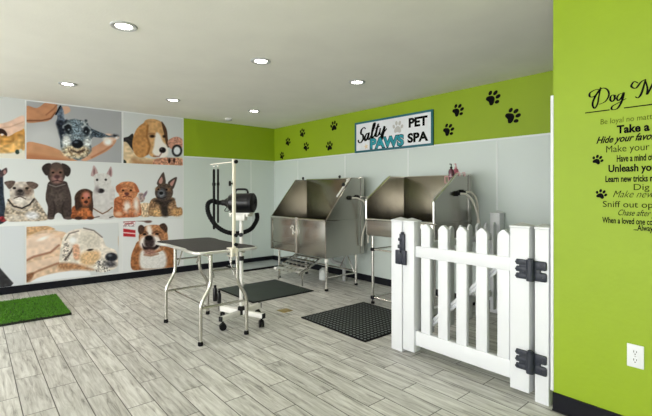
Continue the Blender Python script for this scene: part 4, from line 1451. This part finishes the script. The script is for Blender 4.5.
for y in (cy_ - 0.05, cy_ + 0.05):
    h_.tube(arc_round([(x1c, y, cz_ + 0.07), (x1c + 0.03, y, cz_ + 0.112), (X1 + 0.008, y, cz_ + 0.112), (X1 + 0.008, y, cz_ + 0.07)], 0.012), 0.004, 8)
h_.build('hook', M['wire'], cdz)
for dy, m, h, lab in ((-0.045, 'plum', 0.15, 'plum shampoo bottle in the wire caddy, the left one'), (0.045, 'pink', 0.155, 'pink shampoo bottle in the wire caddy, the right one')):
    zb_ = cz_ + 0.0045
    bt = thing('shampoo_bottle', (cx_, cy_ + dy, zb_), lab, 'bottle', 'shampoo bottles in the caddy')
    MB().lathe([(0.026, 0), (0.03, 0.006), (0.03, h - 0.03), (0.024, h - 0.01), (0.012, h)], (cx_, cy_ + dy, zb_)).build('body', M[m], bt)
    c_ = MB().lathe([(0.013, h + 0.0005), (0.014, h + 0.02), (0.006, h + 0.022), (0.005, h + 0.05), (0, h + 0.052)], (cx_, cy_ + dy, zb_))
    c_.box((cx_ - 0.005, cy_ + dy - 0.03, zb_ + h + 0.044), (cx_ + 0.005, cy_ + dy + 0.006, zb_ + h + 0.054), 0.002)
    c_.build('pump', M['black'] if m == 'plum' else M['wire'], bt)

jg = thing('plastic_jug', (-4.70, 3.96, 0), 'round milky white jug on the floor under the wide tub', 'jug')
MB().lathe([(0.05, 0.001), (0.062, 0.012), (0.064, 0.12), (0.05, 0.155), (0.022, 0.17), (0.022, 0.185)], (-4.70, 3.96, 0)).build('body', M['jug'], jg)
MB().lathe([(0.024, 0.186), (0.024, 0.205), (0, 0.206)], (-4.70, 3.96, 0)).build('cap', M['black'], jg)


# ================================================================== white picket gate, posts and side fence
def post_shape(t, x0, x1, y0, y1, z0, z1, name='post'):
    MB().box((x0, y0, z0), (x1, y1, z1 - 0.02), 0.004).build(name, M['whitepl'], t)
    ov = 0.004
    b = MB()
    b.box((x0 - ov, y0 - ov, z1 - 0.0195), (x1 + ov, y1 + ov, z1 - 0.006), 0.003)
    cx, cy = (x0 + x1) / 2, (y0 + y1) / 2
    vs = [b.bm.verts.new(p) for p in ((x0 - ov, y0 - ov, z1 - 0.007), (x1 + ov, y0 - ov, z1 - 0.007), (x1 + ov, y1 + ov, z1 - 0.007), (x0 - ov, y1 + ov, z1 - 0.007), (cx, cy, z1 + 0.016))]
    for i in range(4):
        b.bm.faces.new((vs[i], vs[(i + 1) % 4], vs[4]))
    b.build('cap', M['whitepl'], t)


def picket_poly(c, w, z0, z1):
    h = w / 2
    return [(c - h, z0), (c + h, z0), (c + h, z1 - 0.034), (c + h * 0.62, z1 - 0.014), (c + h * 0.2, z1), (c - h * 0.2, z1), (c - h * 0.62, z1 - 0.014), (c - h, z1 - 0.034)]


GY0, GY1 = 2.652, 2.742
# fixed posts
p1 = thing('fence_post', (-2.21, 2.70, 0), 'slim white fence post the gate latches to, beside the holed mat', 'fence post', 'white posts either side of the gate')
post_shape(p1, -2.268, -2.158, GY0, GY1 + 0.02, 0.001, 1.078)
p2 = thing('fence_post', (-1.07, 2.70, 0), 'white fence post the gate hinges on, against the near lime wall', 'fence post', 'white posts either side of the gate')
post_shape(p2, -1.112, -1.030, GY0, GY1, 0.001, 1.092)

gate = thing('picket_gate', (-1.6, 2.70, 0), 'white vinyl picket gate with black hinges, closed, in front of the tubs', 'gate')
post_shape(gate, -2.146, -2.036, GY0, GY1, 0.03, 1.078, 'stile')
post_shape(gate, -1.268, -1.146, GY0, GY1, 0.036, 1.092, 'stile')
for z0, z1 in ((0.786, 0.874), (0.086, 0.20)):
    MB().box((-2.036, GY0 + 0.02, z0), (-1.268, GY0 + 0.065, z1), 0.003).build('rail', M['whitepl'], gate)
for k in range(5):
    xc = -1.944 + 0.155 * k
    pk = MB()
    pk.prism(picket_poly(xc, 0.082, 0.8745, 1.05), GY0 + 0.024, GY0 + 0.058, 'y', 0.002)
    pk.box((xc - 0.041, GY0 + 0.024, 0.2005), (xc + 0.041, GY0 + 0.058, 0.7855), 0.002)
    pk.build('picket', M['whitepl'], gate)
br = MB()
pa, pb = Vector((-1.99, GY1 + 0.008, 0.20)), Vector((-1.30, GY1 + 0.008, 0.86))
dd = (pb - pa)
L_ = dd.length
br.tube([pa, pb], 0.013, 8)
up_ = Vector((-dd.z, 0, dd.x)).normalized() * 0.024
br.tube([pa + up_, pb + up_], 0.013, 8)
br.build('brace', M['whitepl'], gate)
# latch
xm = -2.152
lt = MB()
lt.box((xm - 0.058, GY0 - 0.022, 0.715), (xm - 0.006, GY0 - 0.001, 0.83), 0.006)
lt.box((xm + 0.006, GY0 - 0.026, 0.715), (xm + 0.050, GY0 - 0.001, 0.83), 0.006)
lt.box((xm - 0.012, GY0 - 0.030, 0.735), (xm + 0.016, GY0 - 0.012, 0.81), 0.004)
lt.box((xm - 0.018, GY0 - 0.020, 0.825), (xm + 0.034, GY0 - 0.001, 0.965), 0.008)
lt.box((xm - 0.030, GY0 - 0.026, 0.845), (xm + 0.004, GY0 - 0.002, 0.875), 0.005)
lt.box((xm - 0.026, GY0 - 0.026, 0.905), (xm + 0.006, GY0 - 0.002, 0.93), 0.005)
lt.cyl((xm + 0.01, GY0 - 0.012, 0.955), (xm + 0.01, GY0 - 0.012, 0.978), 0.014)
lt.build('latch', M['hinge'], gate)
# hinges
for zc in (0.815, 0.243):
    h_ = MB()
    xm = -1.129
    # leaf on the gate: three fingers; leaf on the post: two lobes; thick knuckle between
    for dz in (-0.044, 0.0, 0.044):
        h_.box((xm - 0.094, GY0 - 0.018, zc + dz - 0.0175), (xm - 0.012, GY0 - 0.001, zc + dz + 0.0175), 0.006)
        h_.cyl((xm - 0.088, GY0 - 0.022, zc + dz), (xm - 0.088, GY0 - 0.016, zc + dz), 0.008)
    h_.box((xm - 0.075, GY0 - 0.014, zc - 0.058), (xm - 0.012, GY0 - 0.001, zc + 0.058), 0.004)
    for dz in (-0.036, 0.033):
        h_.box((xm + 0.012, GY0 - 0.018, zc + dz - 0.028), (xm + 0.092, GY0 - 0.001, zc + dz + 0.028), 0.010)
        h_.cyl((xm + 0.062, GY0 - 0.022, zc + dz), (xm + 0.062, GY0 - 0.016, zc + dz), 0.010)
    h_.box((xm + 0.012, GY0 - 0.014, zc - 0.056), (xm + 0.055, GY0 - 0.001, zc + 0.056), 0.004)
    h_.cyl((xm, GY0 - 0.022, zc - 0.066), (xm, GY0 - 0.022, zc + 0.066), 0.024)
    h_.cyl((xm, GY0 - 0.022, zc + 0.066), (xm, GY0 - 0.022, zc + 0.074), 0.016)
    h_.build('hinge', M['hinge'], gate)

# side fence running from the latch post to the tub wall
fn = thing('picket_fence', (-2.21, 3.55, 0), 'white picket fence panel running from the gate back to the tub wall', 'fence')
post_shape(fn, -2.26, -2.15, 4.268, 4.368, 0.001, 1.085)
for z0, z1 in ((0.80, 0.86), (0.20, 0.26)):
    MB().box((-2.225, GY1 + 0.0275, z0), (-2.185, 4.268, z1), 0.003).build('rail', M['whitepl'], fn)
for k in range(9):
    yc = 4.19 - 0.16 * k
    pk = MB()
    pk.prism(picket_poly(yc, 0.07, 0.065, 0.985), -2.184, -2.162, 'x', 0.002)
    pk.build('picket', M['whitepl'], fn)


# ================================================================== grooming table
TX0, TX1, TY0, TY1, TZ = -4.31, -3.26, 1.395, 1.985, 0.80
tb = thing('grooming_table', ((TX0 + TX1) / 2, (TY0 + TY1) / 2, 0), 'folding dog grooming table with dark top and bent alloy legs', 'grooming table')


def table_outline(inset=0.0):
    """long sides straight, ends rounded, the corners drawn in by a soft notch"""
    x0, x1, y0, y1 = TX0 + inset, TX1 - inset, TY0 + inset, TY1 - inset
    half = [(x1 - 0.42, y0 + 0.026), (x1 - 0.30, y0 + 0.024), (x1 - 0.22, y0 + 0.004), (x1 - 0.10, y0), (x1 - 0.03, y0 + 0.018), (x1 - 0.004, y0 + 0.07), (x1, y0 + 0.14), (x1, (y0 + y1) / 2)]
    cx, cy = (x0 + x1) / 2, (y0 + y1) / 2
    q1 = half
    q2 = [(x, 2 * cy - y) for x, y in half[::-1][1:]]
    q3 = [(2 * cx - x, 2 * cy - y) for x, y in half]
    q4 = [(2 * cx - x, y) for x, y in half[::-1][1:]]
    pts = q1 + q2 + q3 + q4
    P = bezier([(x, y, 0) for x, y in pts + pts[:1]], 4)[:-1]
    return [(p.x, p.y) for p in P]


MB().prism(table_outline(0.006), TZ - 0.02, TZ + 0.006, 'z').build('tabletop', M['tabletop'], tb)
MB().tube([(x, y, TZ - 0.008) for x, y in table_outline(0)], 0.014, 10, closed=True).build('edge_trim', M['trimalu'], tb)
f_ = MB()
for y in (TY0 + 0.12, TY1 - 0.12):
    f_.box((TX0 + 0.06, y - 0.012, TZ - 0.045), (TX1 - 0.06, y + 0.012, TZ - 0.0205), 0.003)
f_.build('under_frame', M['alu'], tb)
LX = (-4.175, -3.355)
LY = ((1.468, 1.560), (1.908, 1.815))     # foot y, top y
for x in LX:
    for yf, yt in LY:
        l = MB().tube(arc_round([(x, yt, TZ - 0.02), (x, yt, 0.50), (x, yf, 0.345), (x, yf, 0.022)], 0.05, 6), 0.0165, 12).build('leg', M['alu'], tb)
        MB().lathe([(0.019, 0.0), (0.022, 0.003), (0.022, 0.022), (0.018, 0.035)], (x, yf, 0)).build('foot', M['rubber'], l)
    MB().cyl((x, 1.468, 0.315), (x, 1.908, 0.315), 0.011).build('crossbar', M['alu'], tb)
    MB().cyl((x, 1.56, 0.62), (x, 1.815, 0.62), 0.009).build('crossbar', M['alu'], tb)
    sgn = 1 if x < -3.8 else -1
    for y in (1.59, 1.785):
        MB().cyl((x, y, 0.56), (x + sgn * 0.14, y, TZ - 0.03), 0.007).build('strut', M['alu'], tb)
MB().tube([(-4.175, 1.56, 0.30), (-3.355, 1.52, 0.325)], 0.007, 8).build('tie_rod', M['steel'], tb)

# grooming arm clamped to the right end
AX, AY = TX1 + 0.028, 1.716
ga = thing('grooming_pole', (AX, AY, 0.775), 'cream steel grooming arm clamped upright to the table end', 'grooming arm')
MB().box((AX - 0.0125, AY - 0.0125, 0.775), (AX + 0.0125, AY + 0.0125, 1.585), 0.003).build('post', M['cream'], ga)
c_ = MB()
c_.box((AX - 0.08, AY - 0.03, TZ + 0.0075), (AX - 0.013, AY + 0.03, TZ + 0.017), 0.003)
c_.box((AX - 0.08, AY - 0.03, TZ - 0.056), (AX - 0.013, AY + 0.03, TZ - 0.046), 0.003)
c_.box((AX - 0.012, AY - 0.03, TZ - 0.056), (AX + 0.02, AY - 0.0128, TZ + 0.017), 0.002)
c_.box((AX - 0.012, AY + 0.0128, TZ - 0.056), (AX + 0.02, AY + 0.03, TZ + 0.017), 0.002)
c_.build('clamp', M['cream'], ga)
MB().cyl((AX - 0.05, AY, TZ - 0.11), (AX - 0.05, AY, TZ - 0.057), 0.008).build('clamp_screw', M['chrome'], ga)
MB().lathe([(0.008, 0.0), (0.008, 0.012), (0.022, 0.016), (0.022, 0.032), (0, 0.034)], (AX, AY - 0.0125, 1.375), (-0.4, -1, 0), 12).build('knob', M['black'], ga)
MB().lathe([(0.008, 0.0), (0.008, 0.008), (0.017, 0.012), (0.017, 0.026), (0, 0.028)], (AX + 0.0125, AY, 1.562), (1, 0.2, 0), 12).build('knob', M['black'], ga)
MB().lathe([(0.008, 0.0), (0.008, 0.008), (0.016, 0.012), (0.016, 0.024), (0, 0.026)], (AX + 0.0125, AY, 0.93), (1, 0.2, 0), 12).build('knob', M['black'], ga)
MB().lathe([(0.008, 0.0), (0.008, 0.008), (0.016, 0.012), (0.016, 0.024), (0, 0.026)], (AX + 0.0125, AY, 0.85), (1, 0.2, 0), 12).build('knob', M['black'], ga)
MB().cyl((AX - 0.012, AY, 1.562), (AX - 0.46, AY, 1.562), 0.005).build('crossarm', M['cream'], ga)
e_ = MB()
for dx in (0.305, 0.39):
    e_.tube([(AX - dx + 0.013 * math.cos(a), AY, 1.542 + 0.013 * math.sin(a)) for a in [2 * math.pi * k / 10 for k in range(10)]], 0.003, 6, closed=True)
e_.build('ring', M['chrome'], ga)
for dx, zlo, wd, lab in ((0.39, 0.955, 0.024, 'wide black grooming loop hanging from the arm, the left strap'), (0.305, 1.02, 0.014, 'narrow black grooming loop hanging from the arm, right of the wide strap')):
    x = AX - dx
    lp = thing('grooming_loop', (x, AY, zlo), lab, 'grooming loop', 'black straps hanging from the grooming arm')
    s_ = MB()
    s_.prism([(x - wd / 2, 1.50), (x - wd / 2, zlo + 0.02), (x - wd / 3, zlo), (x + wd / 3, zlo), (x + wd / 2, zlo + 0.02), (x + wd / 2, 1.50), (x + wd / 4, 1.515), (x - wd / 4, 1.515)], AY - 0.007, AY - 0.003, 'y')
    s_.prism([(x - wd / 2, 1.50), (x - wd / 2, zlo + 0.02), (x - wd / 3, zlo), (x + wd / 3, zlo), (x + wd / 2, zlo + 0.02), (x + wd / 2, 1.50), (x + wd / 4, 1.515), (x - wd / 4, 1.515)], AY + 0.003, AY + 0.007, 'y')
    s_.box((x - wd / 3, AY - 0.007, zlo - 0.002), (x + wd / 3, AY + 0.007, zlo + 0.006), 0.001)
    s_.build('strap', M['rubber'], lp)
    MB().box((x - wd * 0.7, AY - 0.012, 1.36), (x + wd * 0.7, AY + 0.012, 1.39), 0.004).build('slider', M['black'], lp)
    MB().tube([(x, AY, 1.506), (x + 0.007, AY, 1.514), (x, AY, 1.5215), (x - 0.007, AY, 1.514)], 0.003, 6, closed=True).build('clip', M['chrome'], lp)

# ================================================================== dryer on its rolling stand
SX, SY = -3.68, 2.035
st = thing('dryer_stand', (SX, SY, 0), 'white rolling stand with four black casters behind the table', 'stand')
MB().lathe([(0.032, 0.085), (0.036, 0.09), (0.036, 0.155), (0.022, 0.17)], (SX, SY, 0)).build('hub', M['black'], st)
MB().cyl((SX, SY, 0.171), (SX, SY, 1.02), 0.019).build('pole', M['white'], st)
MB().lathe([(0.021, 0), (0.027, 0.004), (0.027, 0.04), (0.021, 0.045)], (SX, SY, 0.62)).build('collar', M['black'], st)
k_ = MB()
k_.lathe([(0.008, 0), (0.008, 0.014), (0.02, 0.018), (0.02, 0.036), (0, 0.038)], (SX + 0.019, SY - 0.004, 0.88), (0.8, -1, 0), 12)
k_.build('knob', M['black'], st)
for a0 in (-71, 19, 109, 199):
    a = math.radians(a0)
    u, v = math.cos(a), math.sin(a)
    ex, ey = SX + 0.275 * u, SY + 0.275 * v
    R = Matrix.Rotation(a, 3, 'Z')
    arm = MB().box((SX + 0.1575 * u - 0.1225, SY + 0.1575 * v - 0.02, 0.088), (SX + 0.1575 * u + 0.1225, SY + 0.1575 * v + 0.02, 0.132), 0.005, R).build('base_arm', M['white'], st)
    MB().box((ex + 0.008 * u - 0.006, ey + 0.008 * v - 0.021, 0.086), (ex + 0.008 * u + 0.006, ey + 0.008 * v + 0.021, 0.134), 0.003, R).build('end_cap', M['black'], arm)
    wx, wy = SX + 0.255 * u, SY + 0.255 * v
    cs = MB()
    cs.cyl((wx, wy, 0.066), (wx, wy, 0.088), 0.010)
    ax = Vector((math.cos(a + 0.9), math.sin(a + 0.9), 0))
    for s in (-1, 1):
        c0 = Vector((wx, wy, 0.033)) + ax * (0.004 * s)
        c1 = Vector((wx, wy, 0.033)) + ax * (0.022 * s)
        cs.cyl(c0, c1, 0.033, 18)
    cs.box((wx - 0.016, wy - 0.016, 0.055), (wx + 0.016, wy + 0.016, 0.070), 0.004)
    cs.build('caster', M['black'], arm)
DA = math.radians(38)
dv = Vector((math.cos(DA), math.sin(DA), 0))
nv = Vector((-dv.y, dv.x, 0))
DC = Vector((SX - 0.005, SY + 0.004, 1.195))
RZ = Matrix.Rotation(DA, 3, 'Z')
cr = MB()
cr.box((DC.x - 0.11, DC.y - 0.06, 1.085), (DC.x + 0.11, DC.y + 0.06, 1.097), 0.003, RZ)
cr.box((SX - 0.05, SY - 0.04, 1.02), (SX + 0.05, SY + 0.04, 1.085), 0.006, RZ)
for s in (-1, 1):
    o_ = DC + dv * (0.085 * s)
    cr.box((o_.x - 0.012, o_.y - 0.075, 1.06), (o_.x + 0.012, o_.y + 0.075, 1.085), 0.004, RZ)
cr.build('cradle', M['white'], st)
dy = thing('dog_dryer', (DC.x, DC.y, 1.0975), 'black cylindrical dog blow dryer with a coiled hose, on the white stand', 'dryer')
RAD = 0.094
MB().lathe([(0.0, -0.135), (0.05, -0.133), (0.078, -0.12), (RAD, -0.095), (RAD, 0.085), (RAD * 0.98, 0.0925)], DC, dv, 28).build('body', M['blackgloss'], dy)
ec = MB().lathe([(RAD * 1.02, 0.093), (RAD * 1.03, 0.099), (RAD * 1.02, 0.127), (RAD * 0.86, 0.136), (RAD * 0.80, 0.130), (0.0, 0.128)], DC, dv, 28)
for k in range(1, 4):
    rr = RAD * 0.8 * k / 4
    ec.tube([DC + dv * 0.130 + (nv * math.cos(a) + Vector((0, 0, 1)) * math.sin(a)) * rr for a in [2 * math.pi * j / 18 for j in range(18)]], 0.0035, 6, closed=True)
ec.build('intake_cap', M['black'], dy)
hd = MB().tube(arc_round([DC - dv * 0.07 + Vector((0, 0, RAD - 0.004)), DC - dv * 0.06 + Vector((0, 0, RAD + 0.04)), DC + dv * 0.06 + Vector((0, 0, RAD + 0.04)), DC + dv * 0.07 + Vector((0, 0, RAD - 0.004))], 0.03), 0.011, 10)
hd.build('handle', M['black'], dy)
ft = MB()
ft.box((DC.x - 0.10, DC.y - 0.05, 1.0975), (DC.x + 0.10, DC.y + 0.05, 1.112), 0.005, RZ)
ft.build('foot', M['black'], dy)
# outlet and corrugated hose: out to the left, down, round under the dryer and up its far side
P0 = DC - dv * 0.13
MB().lathe([(0.055, 0.0), (0.048, 0.02), (0.03, 0.05), (0.03, 0.075), (0.026, 0.08)], P0, -dv, 18).build('outlet', M['black'], dy)
A0 = P0 - dv * 0.08
right = Vector((RGT[0], RGT[1], 0))


def hp(u, z, back=0.0):
    q = DC + right * u + Vector((FWD[0], FWD[1], 0)) * back
    return (q.x, q.y, z)


hose = bezier([A0, A0 - dv * 0.05, hp(-0.285, 1.215), hp(-0.335, 1.18), hp(-0.325, 1.08), hp(-0.25, 0.965), hp(-0.14, 0.90), hp(-0.03, 0.885, 0.07), hp(0.07, 0.92, 0.09), hp(0.115, 0.975, 0.10), hp(0.137, 1.03, 0.12), hp(0.13, 1.085, 0.135)], 10)
rs = [0.0245 if i % 2 else 0.0205 for i in range(len(hose))]
MB().tube(hose, rs, 12).build('hose', M['rubber'], dy)
lp_ = bezier([P0 - dv * 0.02 + Vector((0, 0, -0.04)), P0 - dv * 0.05 + Vector((0, 0, -0.08)), P0 - dv * 0.01 + Vector((0, 0, -0.085)), P0 + dv * 0.005 + Vector((0, 0, -0.06))], 6)
MB().tube(lp_, 0.004, 6).build('cord', M['rubber'], dy)

# two black bottles on the floor behind the table
for (x, y), h, r, lab in (((-4.62, 2.204), 0.19, 0.026, 'tall black bottle on the floor behind the table, the left taller one'), ((-4.504, 2.200), 0.15, 0.024, 'shorter black bottle on the floor beside the corner of the mat')):
    bt = thing('black_bottle', (x, y, 0), lab, 'bottle', 'black bottles on the floor')
    MB().lathe([(r * 0.9, 0.001), (r, 0.006), (r, h - 0.05), (r * 0.7, h - 0.03), (r * 0.5, h - 0.028)], (x, y, 0)).build('body', M['blackgloss'], bt)
    MB().lathe([(r * 0.62, h - 0.0275), (r * 0.62, h), (0, h + 0.001)], (x, y, 0)).build('cap', M['black'], bt)

# ================================================================== light
wd_ = bpy.data.worlds.new('daylight')
SC.world = wd_
wd_.use_nodes = True
bg = wd_.node_tree.nodes['Background']
bg.inputs['Color'].default_value = (0.97, 0.98, 1.0, 1)
bg.inputs['Strength'].default_value = 6.0
for i, (a, b2) in enumerate(wins):
    ld = bpy.data.lights.new('window_portal', 'AREA')
    ld.shape = 'RECTANGLE'
    ld.size, ld.size_y = b2 - a, zs1 - zs0
    ld.cycles.is_portal = True
    o = bpy.data.objects.new('window_portal', ld)
    COL.objects.link(o)
    o.location = ((a + b2) / 2, YR - 0.16, (zs0 + zs1) / 2)
    o.rotation_euler = (math.pi / 2, 0, 0)
sun = bpy.data.lights.new('sun', 'SUN')
sun.energy = 9.0
sun.angle = math.radians(3)
sun.color = (1.0, 0.93, 0.82)
so = bpy.data.objects.new('sun', sun)
COL.objects.link(so)
so.location = (-2, -8, 9)
so.rotation_euler = Vector((0.25, 0.75, -1.25)).to_track_quat('-Z', 'Y').to_euler()
# the beam of each ceiling lamp
for x, y, _ in spots:
    ld = bpy.data.lights.new('ceiling_lamp_beam', 'SPOT')
    ld.energy = 16
    ld.color = (1.0, 0.95, 0.87)
    ld.spot_size = math.radians(130)
    ld.spot_blend = 0.8
    ld.shadow_soft_size = 0.07
    o = bpy.data.objects.new('ceiling_lamp_beam', ld)
    COL.objects.link(o)
    o.location = (x, y, CEIL - 0.02)

vs = SC.view_settings
vs.view_transform = 'Standard'
vs.look = 'None'
vs.gamma = 1.0
vs.exposure = 0.40
vs.use_curve_mapping = False
try:
    SC.cycles.use_denoising = True
    SC.cycles.max_bounces = 10
    SC.cycles.diffuse_bounces = 6
    SC.cycles.glossy_bounces = 5
    SC.cycles.sample_clamp_indirect = 6.0
except Exception:
    pass
